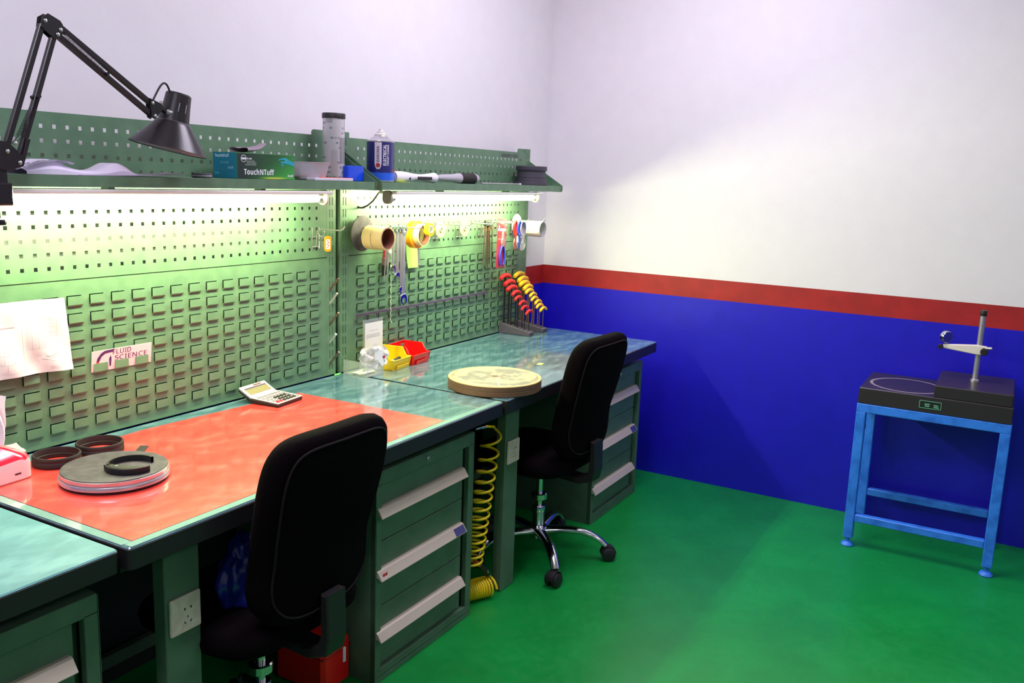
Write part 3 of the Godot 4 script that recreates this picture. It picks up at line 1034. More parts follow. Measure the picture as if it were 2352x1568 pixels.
# ---------------------------------------------------------------- granite plate stand by the right wall
func plate_stand() -> void:
	var t := thing("plate_stand", "blue square-tube steel stand against the blue wall, carrying black granite plates", "stand", V(2.92, 0, 2.048))
	var m := Mb.new()
	var X := 0.2
	var Z := 0.301
	for sx in [-1.0, 1.0]:
		for sz in [-1.0, 1.0]:
			m = Mb.new()
			m.box(V(sx * (X - 0.02), 0.335, sz * (Z - 0.02)), V(0.04, 0.59, 0.04), 0.003)
			var lg := part("leg", m, M.stand_blue, t)
			m = Mb.new()
			m.lathe([P(0.0, 0.0), P(0.026, 0.0), P(0.028, 0.005), P(0.022, 0.016), P(0.012, 0.022), P(0.008, 0.022), P(0.008, 0.042), P(0.0, 0.042)], 18, at(sx * (X - 0.02), 0.0, sz * (Z - 0.02)))
			part("foot", m, M.stand_blue, lg)
	for sx in [-1.0, 1.0]:
		m = Mb.new()
		m.box(V(sx * (X - 0.02), 0.648, 0), V(0.04, 0.04, 2 * Z), 0.003)
		part("top_rail", m, M.stand_blue, t)
		m = Mb.new()
		m.box(V(sx * (X - 0.02), 0.138 if sx < 0 else 0.155, 0), V(0.034, 0.034, 2 * Z - 0.081), 0.003)
		part("lower_rail", m, M.stand_blue, t)
	for sz in [-1.0, 1.0]:
		m = Mb.new()
		m.box(V(0, 0.648, sz * (Z - 0.02)), V(2 * X - 0.081, 0.04, 0.04), 0.003)
		part("top_rail", m, M.stand_blue, t)
	for sz in [-1.0]:
		m = Mb.new()
		m.prism([P(0.0, 0.0), P(0.05, 0.0), P(0.0, 0.065)], -0.017, 0.017, Transform3D(Basis(Vector3(1, 0, 0), Vector3(0, 1, 0), Vector3(0, 0, 1)), V(-X + 0.04, 0.54, sz * (Z - 0.02))))
		part("gusset", m, M.grey_plastic, t)
	# lower plate with maker's plate and a chalk ring
	t = thing("granite_plate", "large black granite surface plate with a pale worn ring, on the blue stand", "surface plate", V(2.92, 0.6685, 2.048))
	m = Mb.new()
	m.box(V(0.0, 0.0355, 0.0), V(0.4, 0.071, 0.598), 0.003)
	part("slab", m, M.granite, t)
	m = Mb.new()
	for q in [[0.148, 0.0055, 0.9], [0.142, 0.002, 0.6]]:
		m.lathe([P(q[0] - q[1], 0.0713), P(q[0] + q[1], 0.0713)], 64, at(-0.025, 0, -0.125))
	part("worn_ring", m, mt(Color(0.7, 0.64, 0.68, 0.6), 0.7, 0.0, {"transparency": BaseMaterial3D.TRANSPARENCY_ALPHA}), t)
	m = Mb.new()
	var yw := Transform3D(Basis(Vector3.UP, -PI / 2), V(-0.2005, 0.036, -0.01))
	m.prism(rect(-0.045, -0.017, 0.045, 0.017), -0.0005, 0.0012, yw, 0.0004)
	var pl := part("maker_plate", m, M.black, t)
	m = Mb.new()
	for q in [[0, 0.0155, 0.086, 0.002], [0, -0.0155, 0.086, 0.002], [-0.042, 0, 0.002, 0.033], [0.042, 0, 0.002, 0.033], [-0.012, 0.002, 0.02, 0.004], [-0.012, -0.006, 0.018, 0.004], [0.022, 0.0, 0.018, 0.004], [0.024, -0.008, 0.02, 0.004]]:
		m.box(V(q[0], q[1], 0.0014), V(q[2], q[3], 0.0006), 0.0, yw)
	part("print", m, mt(c8(110, 190, 160), 0.4), pl)
	# upper plate
	t = thing("granite_block", "smaller black granite plate under the steel column, on top of the larger plate", "surface plate", V(2.915, 0.74, 2.193))
	m = Mb.new()
	m.box(V(0, 0.0255, 0), V(0.385, 0.051, 0.295), 0.003)
	part("slab", m, M.granite, t)
	# comparator column with arm and dial
	t = thing("dial_gauge_stand", "steel column with cream arm and dial gauge, standing on the black granite plates", "gauge stand", V(2.93, 0.7915, 2.187))
	m = Mb.new()
	m.lathe([P(0.0, 0.0), P(0.018, 0.0), P(0.018, 0.008), P(0.0115, 0.012), P(0.0115, 0.295), P(0, 0.295)], 24)
	part("column", m, M.steel, t)
	m = Mb.new()
	m.lathe([P(0.0125, 0.288), P(0.0135, 0.29), P(0.0135, 0.31), P(0.012, 0.313), P(0, 0.313)], 24)
	part("cap", m, M.black_plastic, t)
	m = Mb.new()
	m.prism([P(0.03, -0.018), P(0.03, 0.018), P(-0.005, 0.022), P(-0.125, 0.011), P(-0.14, 0.008), P(-0.14, -0.006), P(-0.125, -0.008), P(-0.005, -0.02)], -0.012, 0.012, Transform3D(SIDE, V(-0.008, 0.14, 0.0)), 0.003)
	part("arm", m, mt(c8(224, 214, 206), 0.4), t)
	m = Mb.new()
	m.lathe([P(0, 0), P(0.014, 0), P(0.016, 0.004), P(0.016, 0.02), P(0.013, 0.024), P(0, 0.024)], 12, Transform3D(TOX.rotated(Vector3.UP, PI), V(-0.018, 0.138, 0.022)))
	part("clamp_knob", m, M.black_plastic, t)
	m = Mb.new()
	m.tube([V(-0.02, 0.152, 0.024), V(-0.03, 0.156, 0.05)], 0.006, 8)
	part("clamp_pin", m, M.steel, t)
	m = Mb.new()
	m.lathe([P(0, 0), P(0.009, 0), P(0.011, 0.003), P(0.011, 0.014), P(0.009, 0.017), P(0, 0.017)], 12, Transform3D(TOX.rotated(Vector3.UP, PI), V(-0.012, 0.139, -0.149)))
	part("tip_knob", m, M.black_plastic, t)
	var dx := Transform3D(TOX.rotated(Vector3.UP, 0.7), V(-0.012, 0.183, -0.132))
	m = Mb.new()
	m.lathe([P(0, 0.0), P(0.024, 0.0), P(0.026, 0.003), P(0.026, 0.02), P(0.023, 0.022), P(0.022, 0.02), P(0, 0.02)], 28, Transform3D(dx.basis, dx * V(0, -0.014, 0)))
	m.tube([V(-0.01, 0.145, -0.134), V(-0.01, 0.162, -0.133)], 0.004, 8)
	m.tube([V(-0.01, 0.208, -0.13), V(-0.01, 0.216, -0.13)], 0.003, 8)
	part("dial", m, M.chrome, t)

# ---------------------------------------------------------------- swing-arm lamp
func desk_lamp() -> void:
	var t := thing("desk_lamp", "black swing-arm desk lamp clamped to the shelf edge at the left, cone shade", "lamp", V(0, 0, 0.222))
	var bar := func(called: String, a: Vector2, b: Vector2, z: float, r := 0.0067) -> MeshInstance3D:
		var m := Mb.new()
		var d := b - a
		m.box(V(d.length() / 2, 0, 0), V(d.length(), r * 2, r * 2), 0.0015, Transform3D(Basis(Vector3.BACK, d.angle()), V(a.x, a.y, z)))
		return part(called, m, M.black_paint, t)
	var bolts := []
	bar.call("lower_arm", P(-0.12, 1.61), P(-0.012, 1.906), 0.0)
	var la = bar.call("lower_arm", P(-0.09, 1.585), P(0.016, 1.884), 0.0)
	bar.call("upper_arm", P(0.026, 1.911), P(0.283, 1.752), 0.0)
	var ua = bar.call("upper_arm", P(0.022, 1.889), P(0.287, 1.72), 0.0)
	# elbow plates, end plates
	for q in [["elbow_plate", [P(-0.02, 1.9), P(-0.016, 1.922), P(0.0, 1.932), P(0.03, 1.92), P(0.036, 1.912), P(0.034, 1.888), P(0.024, 1.876), P(0.01, 1.878)], [P(-0.009, 1.914), P(0.029, 1.899), P(0.021, 1.887)]], ["end_plate", [P(0.276, 1.764), P(0.312, 1.752), P(0.318, 1.742), P(0.314, 1.734), P(0.29, 1.71), P(0.28, 1.714)], [P(0.284, 1.751), P(0.29, 1.718)]], ["base_plate", [P(-0.142, 1.625), P(-0.12, 1.632), P(-0.084, 1.6), P(-0.072, 1.64), P(-0.062, 1.638), P(-0.083, 1.575), P(-0.12, 1.563), P(-0.15, 1.57)], [P(-0.12, 1.608), P(-0.092, 1.583), P(-0.1, 1.627)]]]:
		for s in [-1.0, 1.0]:
			var m := Mb.new()
			m.prism(q[1], s * 0.009 - 0.0012, s * 0.009 + 0.0012, Transform3D.IDENTITY, 0.0005)
			var ep := part(q[0], m, M.black_paint, t)
			if s > 0:
				for c in q[2]:
					m = Mb.new()
					m.lathe([P(0.0048, 0), P(0.0048, 0.002), P(0.003, 0.0034), P(0, 0.0036)], 12, Transform3D(TOZ, V(c.x, c.y, 0.0102)))
					part("bolt", m, M.zinc, ep)
	# springs with their bridge pieces
	var coil := func(a: Vector3, b: Vector3, r: float, turns: int) -> Array:
		var o := []
		var d := (b - a).normalized()
		var x := d.cross(Vector3.BACK).normalized()
		var y := d.cross(x)
		for i in turns * 7 + 1:
			var u := float(i) / (turns * 7)
			o.append(a.lerp(b, u) + (x * cos(i * TAU / 7) + y * sin(i * TAU / 7)) * r)
		return o
	for s in [-1.0, 1.0]:
		var m := Mb.new()
		m.tube(coil.call(V(-0.082 + 0.0, 1.645, s * 0.008), V(-0.034, 1.735, s * 0.008), 0.0034, 34), 0.0007, 4)
		m.tube([V(-0.098, 1.625, s * 0.008), V(-0.082, 1.645, s * 0.008)], 0.0009, 4)
		part("spring", m, M.black_paint, t)
		m = Mb.new()
		m.tube(coil.call(V(0.04, 1.888, s * 0.008), V(0.145, 1.818, s * 0.008), 0.0034, 40), 0.0007, 4)
		part("spring", m, M.steel, t)
	for c in [[-0.037, 1.738, 0.0], [0.15, 1.811, 0.0]]:
		var m := Mb.new()
		m.tube([V(c[0] - 0.012, c[1] - 0.003, 0.0), V(c[0] + 0.012, c[1] + 0.003, 0.0)], 0.004, 8)
		m.tube([V(c[0], c[1], -0.014), V(c[0], c[1], 0.014)], 0.004, 8)
		part("spring_bridge", m, M.black_paint, t)
	# shade: waisted neck and cone on one axis
	var a := V(0.3795, 1.785, 0.0)
	var b := V(0.351, 1.6335, -0.017)
	var dn := (b - a).normalized()
	var x := dn.cross(Vector3.BACK).normalized()
	var sx := Transform3D(Basis(x, dn, x.cross(dn)), a)
	var m := Mb.new()
	m.lathe([P(0.0, 0.0), P(0.03, 0.0), P(0.034, 0.004), P(0.036, 0.03), P(0.0415, 0.078)], 40, Transform3D(sx.basis * Basis(Vector3(1, 0, 0), Vector3(0, 1, 0), Vector3(0, 0, 1)), sx.origin))
	m.lathe([P(0.0415, 0.078), P(0.046, 0.08), P(0.049, 0.086), P(0.102, 0.152), P(0.1035, 0.155)], 48, sx)
	var sd := part("shade", m, M.black_paint, t)
	m = Mb.new()
	m.lathe([P(0.1025, 0.1548), P(0.1005, 0.152), P(0.048, 0.088), P(0.03, 0.06), P(0.0, 0.05)], 48, sx)
	part("reflector", m, M.shade_in, sd)
	m = Mb.new()
	m.lathe([P(0.1025, 0.1535), P(0.1042, 0.1548), P(0.1025, 0.1562), P(0.1012, 0.1548)], 48, sx)
	part("rim", m, M.black_paint, sd)
	for k in [0.05, 0.5]:
		m = Mb.new()
		var ang: float = PI * 0.5 - 0.55 + k * 1.2
		var dir := sx.basis * V(cos(ang), 0, sin(ang))
		var side := dir.cross(dn)
		var o := a + dn * 0.045 + dir * 0.0376
		m.box(Vector3.ZERO, V(0.0022, 0.034, 0.0015), 0.0, Transform3D(Basis(side, dn, dir), o))
		part("vent_slot", m, M.grey_plastic, sd)
	m = Mb.new()
	m.lathe([P(0.0, 0.05), P(0.013, 0.055), P(0.014, 0.075), P(0.026, 0.1), P(0.03, 0.12), P(0.026, 0.14), P(0.014, 0.149), P(0, 0.151)], 20, sx)
	part("bulb", m, M.white, sd)
	# joint between end plate and shade
	m = Mb.new()
	m.tube([V(0.312, 1.742, 0), V(0.326, 1.735, 0), V(0.338, 1.73, 0)], 0.006, 10)
	part("swivel", m, M.black_paint, t)
	m = Mb.new()
	m.lathe([P(0, -0.008), P(0.008, -0.006), P(0.01, 0.0), P(0.008, 0.006), P(0.004, 0.012), P(0, 0.013)], 14, Transform3D(TOZ, V(0.339, 1.731, 0.008)))
	m.tube([V(0.316, 1.748, 0.0), V(0.318, 1.76, 0.0)], 0.004, 8)
	part("wing_nut", m, M.zinc, t)
	# flex
	m = Mb.new()
	var fl := []
	for i in 19:
		var u := i / 18.0
		fl.append(V(lerpf(0.288, 0.352, u) + 0.006 * sin(u * PI), 1.756 + 0.04 * sin(u * PI) * (1.0 + 0.25 * u) + 0.012 * u, 0.004))
	m.tube(fl, 0.0027, 8)
	part("flex", m, M.black_plastic, t)
	# clamp on the shelf lip
	m = Mb.new()
	m.box(V(-0.137, 1.548, -0.004), V(0.034, 0.056, 0.022), 0.003)
	m.box(V(-0.137, 1.51, -0.004), V(0.05, 0.052, 0.03), 0.003)
	m.box(V(-0.137, 1.563, -0.02), V(0.034, 0.008, 0.04), 0.002)
	part("clamp", m, M.black_paint, t)
	m = Mb.new()
	m.tube([V(-0.142, 1.49, -0.004), V(-0.142, 1.455, -0.004)], 0.004, 8)
	m.lathe([P(0, 0), P(0.014, 0.001), P(0.016, 0.006), P(0.014, 0.014), P(0, 0.016)], 14, at(-0.142, 1.438, -0.004))
	part("clamp_screw", m, M.black_paint, t)

# ---------------------------------------------------------------- things on the shelf
func shelf_things() -> void:
	var m := Mb.new()
	# flattened packet of papers
	var g := []
	for i in 9:
		var row := []
		for j in 33:
			var u := j / 32.0
			var w := i / 8.0
			var h := 0.01 + 0.026 * exp(-pow((u - 0.2) / 0.16, 2.0)) + 0.022 * exp(-pow((u - 0.84) / 0.12, 2.0))
			var e := smoothstep(0.0, 0.25, w) * smoothstep(0.0, 0.25, 1.0 - w)
			row.append(V(-0.035 + 0.33 * u, 0.002 + h * (0.35 + 0.65 * e) * (1.0 - smoothstep(0.95, 1.0, u)), 0.165 - 0.12 * w + 0.01 * sin(u * 5.0)))
		g.append(row)
	var t := thing("paper_packet", "white paper packet lying rolled on the shelf below the desk lamp", "packet", V(0, SH, 0))
	var gb := []
	for i in 9:
		var row := []
		for j in 33:
			row.append(V(g[i][j].x, 0.0008, g[i][j].z))
		gb.append(row)
	m.grid(g, false, true)
	m.grid(gb)
	m.grid([g[0], gb[0]])
	m.grid([g[8], gb[8]], false, true)
	part("wrapper", m, mt(c8(224, 214, 236), 0.5), t)
	m = Mb.new()
	g = []
	for i in 7:
		var row := []
		for j in 13:
			var u := j / 12.0
			row.append(V(-0.045 + 0.135 * u, 0.012 + 0.024 * sin(u * 2.4) + 0.002 * sin(i * 2.0 + u * 9.0), 0.172 - 0.09 * i / 6.0))
		g.append(row)
	m.grid(g, false, true)
	part("plastic_sleeve", m, mt(Color(0.7, 0.66, 0.76, 0.75), 0.15, 0.0, {"transparency": BaseMaterial3D.TRANSPARENCY_ALPHA, "cull_mode": BaseMaterial3D.CULL_DISABLED}), t)
	# grey tray
	t = thing("flat_tray", "thin grey curved sheet lying on the shelf front beside the paper packet", "sheet", V(0, SH, 0))
	m = Mb.new()
	var top := []
	for j in 17:
		var u := j / 16.0
		top.append(P(0.095 + 0.32 * u, 0.002 + 0.01 * pow(u, 3.0)))
	var bot := []
	for j in 17:
		bot.append(top[16 - j] - P(0, 0.0018))
	m.prism(top + bot, 0.1, 0.192, Transform3D(Basis.IDENTITY, V(0, 0.0001, 0)), 0.0, false)
	part("sheet", m, mt(c8(158, 150, 168), 0.5), t)
	# tin lid
	t = thing("tin_lid", "small round dark tin lying on the shelf between packet and glove box", "tin", V(0.532, SH, 0.13))
	m = Mb.new()
	m.lathe([P(0, 0.0003), P(0.028, 0.0003), P(0.029, 0.002), P(0.029, 0.012), P(0.027, 0.014), P(0, 0.0135)], 32)
	part("lid", m, M.dark_grey, t)
	m = Mb.new()
	m.lathe([P(0.0292, 0.004), P(0.0292, 0.009)], 32)
	part("label_band", m, M.grey_plastic, t)
	# glove box
	t = thing("glove_box", "green and teal glove box with a grey glove sticking out, on the shelf", "box", V(0.652, SH, 0.15))
	var w := 0.252
	m = Mb.new()
	m.box(V(w / 2, 0.0405, -0.053), V(w, 0.081, 0.106), 0.0012)
	part("carton", m, mt(c8(40, 120, 60), 0.5), t)
	m = Mb.new()
	m.quad(V(0.0015, 0.0015, 0.0003), V(w - 0.0015, 0.0015, 0.0003), V(w - 0.0015, 0.0795, 0.0003), V(0.0015, 0.0795, 0.0003), V(0, 0, 1), true)
	var fr := part("front_print", m, M.box_front, t)
	words("TouchNTuff", 0.017, M.white, fr, at(0.092, 0.022, 0.0009), true, 0.13)
	words("92-600", 0.005, M.white, fr, at(0.05, 0.063, 0.0009), true, 0.022)
	for k in 3:
		words(["Disposable Nitrile", "Gants Nitrile", "Guantes de Nitrilo"][k], 0.0036, mt(c8(190, 200, 190), 0.6), fr, at(0.056 + 0.004 * (k % 2), 0.0555 - 0.0055 * k, 0.0009), false, 0.034 + 0.006 * k)
	m = Mb.new()
	m.lathe([P(0.0098, 0), P(0.0112, 0)], 28, Transform3D(TOZ, V(0.027, 0.063, 0.0009)))
	m.box(V(0.027, 0.063, 0.0009), V(0.017, 0.006, 0.0004))
	part("round_mark", m, M.white, fr)
	words("Ansell", 0.0075, M.white, fr, at(0.232, 0.013, 0.0009), true, 0.026)
	m = Mb.new()
	m.prism([P(0.175, 0.061), P(0.182, 0.066), P(0.2, 0.07), P(0.212, 0.071), P(0.226, 0.063), P(0.25, 0.056), P(0.25, 0.043), P(0.228, 0.049), P(0.2, 0.053), P(0.188, 0.054), P(0.19, 0.05), P(0.2, 0.051), P(0.198, 0.044), P(0.194, 0.042), P(0.19, 0.049), P(0.186, 0.055), P(0.192, 0.059), P(0.206, 0.06), P(0.206, 0.064), P(0.194, 0.064), P(0.184, 0.063)], 0.0004, 0.001)
	part("hand_print", m, mt(c8(30, 156, 176), 0.5), fr)
	m = Mb.new()
	var sx := Transform3D(Basis(Vector3.UP, -PI / 2), V(-0.0003, 0, -0.053))
	m.quad(sx * V(-0.0515, 0.0015, 0), sx * V(0.0515, 0.0015, 0), sx * V(0.0515, 0.0795, 0), sx * V(-0.0515, 0.0795, 0), V(-1, 0, 0))
	var sd := part("side_print", m, M.box_teal, t)
	words("TouchNTuff", 0.009, mt(c8(190, 226, 236), 0.5), sd, sx * at(-0.012, 0.07, 0.0006), true, 0.062)
	words("92-600", 0.007, mt(c8(120, 190, 206), 0.5), sd, sx * at(0.0, 0.049, 0.0006), false, 0.036)
	words("Ansell", 0.007, mt(c8(150, 206, 220), 0.5), sd, sx * at(0.026, 0.034, 0.0006), true, 0.024)
	m = Mb.new()
	m.box(V(0, 0.028, 0.0003), V(0.1, 0.001, 0.0004), 0.0, sx)
	m.box(V(-0.035, 0.016, 0.0003), V(0.02, 0.008, 0.0004), 0.0, sx)
	part("side_rule", m, mt(c8(60, 150, 176), 0.5), sd)
	g = []
	for i in 7:
		var row := []
		var u := i / 6.0
		for j in 12:
			var a := TAU * j / 12
			var r := 0.012 * (1.0 - 0.55 * u) * (1.0 + 0.25 * sin(a * 3.0 + i))
			row.append(V(0.06 + 0.105 * pow(u, 0.8) + 0.012 * cos(a) * (1 - u), 0.081 + 0.002 + r * (0.6 + sin(a) * 0.7) + 0.026 * u * u, -0.055 + cos(a) * 0.03 * (1.0 - 0.5 * u)))
		g.append(row)
	m = Mb.new()
	m.grid(g, true)
	g = [g[0], g[6]]
	part("glove_tip", m, mt(c8(140, 126, 136), 0.7, 0.0, {"cull_mode": BaseMaterial3D.CULL_DISABLED}), t)
	# plastic bowl with small brown parts in it
	t = thing("plastic_bowl", "cloudy plastic bowl on the shelf between glove box and silver canister", "bowl", V(1.012, SH, 0.12))
	m = Mb.new()
	m.lathe([P(0, 0.0005), P(0.046, 0.0005), P(0.052, 0.004), P(0.066, 0.058), P(0.07, 0.06), P(0.07, 0.062), P(0.0645, 0.061), P(0.0505, 0.006), P(0.045, 0.003), P(0, 0.003)], 40)
	part("bowl", m, M.cloudy, t)
	m = Mb.new()
	m.lathe([P(0, 0.004), P(0.05, 0.005), P(0.052, 0.012), P(0.03, 0.02), P(0, 0.018)], 24)
	part("contents", m, mt(c8(150, 100, 84), 0.6), t)
	# silver canister with black lid
	t = thing("canister", "tall silver cardboard canister with black lid standing on the shelf", "canister", V(1.181, SH, 0.08))
	m = Mb.new()
	m.lathe([P(0, 0.0005), P(0.039, 0.0005), P(0.0395, 0.002), P(0.0395, 0.224), P(0.0, 0.224)], 40)
	part("body", m, M.silver_label, t)
	m = Mb.new()
	m.lathe([P(0.0395, 0.22), P(0.042, 0.221), P(0.042, 0.236), P(0.04, 0.239), P(0, 0.239)], 40)
	part("lid", m, M.black_plastic, t)
	# blue box
	t = thing("blue_box", "small bright blue plastic box on the shelf at the foot of the canister", "box", V(1.235, SH, 0.105))
	m = Mb.new()
	m.prism(rrect(-0.047, -0.035, 0.047, 0.035, 0.006), 0.0005, 0.055, Transform3D(FLATUP, Vector3.ZERO), 0.002, true)
	part("body", m, M.blue, t)
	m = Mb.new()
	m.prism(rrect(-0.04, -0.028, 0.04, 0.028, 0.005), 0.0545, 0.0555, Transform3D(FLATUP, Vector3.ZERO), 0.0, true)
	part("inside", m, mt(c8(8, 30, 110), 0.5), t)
	# pale flat case with orange edge
	t = thing("flat_case", "flat pale case with an orange top edge at the shelf front, before the canister", "case", V(1.06, SH, 0.17))
	m = Mb.new()
	m.box(V(0, 0.005, 0), V(0.2, 0.01, 0.04), 0.002)
	part("case", m, mt(c8(206, 196, 210), 0.5), t)
	m = Mb.new()
	m.box(V(0.02, 0.0108, 0), V(0.16, 0.0018, 0.036), 0.0004)
	part("orange_top", m, mt(c8(226, 84, 30), 0.5), t)
	# spray can
	t = thing("spray_can", "dark blue aerosol can of contact cleaner with white label panel, on the shelf", "spray can", V(1.403, SH, 0.12))
	m = Mb.new()
	m.lathe([P(0, 0.0005), P(0.05, 0.0005), P(0.0525, 0.003), P(0.0525, 0.006)], 40)
	m.lathe([P(0.0525, 0.148), P(0.0535, 0.151), P(0.0525, 0.154), P(0.045, 0.157), P(0.026, 0.17), P(0.024, 0.1735), P(0.0, 0.1735)], 40)
	part("metal_ends", m, M.steel, t)
	m = Mb.new()
	m.lathe([P(0.0525, 0.006), P(0.0525, 0.148)], 48)
	var bd := part("body", m, mt(c8(26, 20, 104), 0.25, 0.0, {"clearcoat_enabled": true, "clearcoat": 0.5}), t)
	m = Mb.new()
	m.lathe([P(0.0527, 0.006), P(0.0527, 0.035)], 48)
	part("light_band", m, mt(c8(40, 96, 220), 0.3), bd)
	m = Mb.new()
	m.lathe([P(0.024, 0.172), P(0.0245, 0.178), P(0.016, 0.181), P(0.0155, 0.188), P(0.008, 0.189), P(0.007, 0.198), P(0, 0.199)], 24)
	part("nozzle", m, M.white_plastic, t)
	# labels round the can, reading upwards: bend them round its axis
	var turn := -0.96
	m = Mb.new()
	var pl := []
	for i in 13:
		var row := []
		for j in 9:
			var yy := lerpf(0.048, 0.147, i / 12.0)
			var half := 0.0135
			if i < 3:
				half *= [0.45, 0.8, 0.96][i]
			var aa := lerpf(-half, half, j / 8.0) / 0.0529 + turn - 0.12
			row.append(V(sin(aa) * 0.0529, yy, cos(aa) * 0.0529))
		pl.append(row)
	m.grid(pl)
	var wl := part("white_panel", m, mt(c8(214, 206, 218), 0.4), bd)
	var face := func(off: float, r: float) -> Transform3D: return Transform3D(Basis(Vector3.UP, turn + off), Vector3.ZERO) * Transform3D(Basis(Vector3.BACK, PI / 2), V(0, 0.0, r))
	words("DARUMA", 0.0105, M.ink, wl, face.call(-0.12, 0.0533) * Transform3D(Basis.IDENTITY, V(0.103, 0, 0)), true, 0.06, -0.0533)
	m = Mb.new()
	m.lathe([P(0.0, 0.0), P(0.0085, 0.0)], 20, Transform3D(Basis(Vector3.UP, turn - 0.12) * TOZ, Basis(Vector3.UP, turn - 0.12) * V(0, 0.062, 0.0534)))
	part("round_mark", m, mt(c8(176, 40, 50), 0.5), wl)
	words("ELECTRICAL", 0.0125, M.white, bd, face.call(0.37, 0.0529) * Transform3D(Basis.IDENTITY, V(0.1, 0, 0)), true, 0.078, -0.0529)
	words("CONTACT CLEANER", 0.0068, M.white, bd, face.call(0.62, 0.0529) * Transform3D(Basis.IDENTITY, V(0.1, 0, 0)), true, 0.078, -0.0529)
	# yellow-green scrap under the can
	t = thing("green_slip", "small yellow-green slip lying on the shelf beside the aerosol can", "slip", V(1.49, SH, 0.165))
	m = Mb.new()
	m.box(V(0, 0.001, 0), V(0.05, 0.0014, 0.03), 0.0005)
	part("slip", m, mt(c8(186, 216, 40), 0.6), t)
	# glue gun: white body and grey grip lying along the shelf
	t = thing("glue_gun", "white hand tool with black trigger slot lying on the far shelf", "hand tool", V(1.46, SH, 0.135))
	m = Mb.new()
	var body := []
	for i in 21:
		var u := i / 20.0
		var r := 0.019 + 0.005 * sin(u * 6.5 + 0.6)
		var row := []
		for j in 16:
			var a := TAU * j / 16
			row.append(V(0.28 * u, 0.0205 + sin(a) * r * 0.95, cos(a) * r * 1.05))
		body.append(row)
	m.grid(body, true)
	m.lathe([P(0, -0.002), P(0.017, 0.0), P(0.02, 0.002)], 16, Transform3D(TOX, V(0.0, 0.0205, 0)))
	m.lathe([P(0.014, 0), P(0.01, 0.02), P(0, 0.021)], 16, Transform3D(TOX, V(0.28, 0.02, 0)))
	part("body", m, mt(c8(230, 222, 232), 0.35), t)
	m = Mb.new()
	m.box(V(0.185, 0.018, 0.0235), V(0.1, 0.013, 0.004), 0.0018)
	m.lathe([P(0, 0), P(0.006, 0), P(0.006, 0.003), P(0, 0.004)], 12, Transform3D(TOZ, V(0.085, 0.016, 0.0195)))
	part("trigger_slot", m, M.black_plastic, t)
	m = Mb.new()
	m.box(V(0.005, 0.043, 0), V(0.012, 0.01, 0.01), 0.002)
	part("red_button", m, M.red, t)
	t = thing("cordless_screwdriver", "grey cordless screwdriver with dark ribbed grip lying on the far shelf", "screwdriver", V(1.775, SH, 0.125))
	m = Mb.new()
	m.lathe([P(0, 0), P(0.009, 0.0), P(0.011, 0.01), P(0.014, 0.04), P(0.0165, 0.12), P(0.02, 0.15), P(0.0225, 0.17), P(0.0225, 0.3), P(0.018, 0.315), P(0, 0.318)], 24, Transform3D(TOX, V(0, 0.0226, 0)))
	part("body", m, mt(c8(176, 170, 178), 0.35), t)
	m = Mb.new()
	for k in 9:
		var a0 := 0.172 + 0.0128 * k
		m.lathe([P(0.0225, a0), P(0.0236, a0 + 0.002), P(0.0236, a0 + 0.0105), P(0.0225, a0 + 0.0128)], 24, Transform3D(TOX, V(0, 0.0226, 0)))
	part("grip", m, M.black_rubber, t)
	t = thing("thin_rod", "thin bright steel rod lying along the front of the far shelf", "rod", V(2.07, SH + 0.004, 0.165))
	m = Mb.new()
	m.tube([V(0, 0, 0), V(0.34, 0, 0.0)], 0.0035, 10)
	part("shaft", m, M.steel, t)
	m = Mb.new()
	m.tube([V(0.34, 0, 0.0), V(0.36, 0, 0.0)], 0.0039, 10)
	part("tip", m, M.white, t)
	# stacked grey bushings at the end
	t = thing("grey_bushing", "lower dark grey stepped bushing at the far right end of the shelf", "bushing", V(2.655, SH, 0.1))
	m = Mb.new()
	m.lathe([P(0, 0.0005), P(0.082, 0.0005), P(0.084, 0.002), P(0.084, 0.014), P(0.076, 0.016), P(0.076, 0.036), P(0, 0.036)], 48)
	part("body", m, M.dark_grey, t)
	t = thing("grey_bushing", "upper dark grey flanged bushing stacked at the far right end of the shelf", "bushing", V(2.65, SH + 0.036, 0.1))
	m = Mb.new()
	m.lathe([P(0, 0.0005), P(0.07, 0.0005), P(0.072, 0.002), P(0.072, 0.034), P(0.078, 0.036), P(0.079, 0.038), P(0.079, 0.056), P(0.077, 0.058), P(0, 0.058)], 48)
	part("body", m, M.dark_grey, t)

# ---------------------------------------------------------------- things hanging on the panels
func hook(label: String, x: float, length: float) -> Node3D:
	var t := thing("panel_hook", label, "hook", V(x, 1.376, 0), 0.0, "")
	var m := Mb.new()
	for s in [-0.019, 0.019]:
		m.tube([V(s, 0.004, -0.004), V(s, 0.004, 0.003), V(s, 0.0, 0.005), V(s, -0.076, 0.0045), V(s, -0.079, -0.003)], 0.0017, 8)
	m.tube([V(-0.019, -0.03, 0.0055), V(0.019, -0.03, 0.0055)], 0.0017, 8)
	m.tube([V(-0.019, -0.066, 0.0055), V(0.019, -0.066, 0.0055)], 0.0017, 8)
	part("wire_bracket", m, M.zinc, t)
	m = Mb.new()
	m.tube([V(0, -0.066, 0.007), V(0, -0.03, 0.009), V(0, -0.008, 0.012), V(0, -0.001, 0.022), V(0, 0.001, length - 0.02), V(0, 0.006, length - 0.01), V(0, 0.017, length)], 0.003, 8)
	part("arm", m, M.zinc, t)
	return t

func ring_prof(r0: float, r1: float, z0: float, z1: float) -> Array:
	return [P(r0, z0), P(r1 - 0.0008, z0), P(r1, z0 + 0.0008), P(r1, z1 - 0.0008), P(r1 - 0.0008, z1), P(r0, z1), P(r0, z0)]

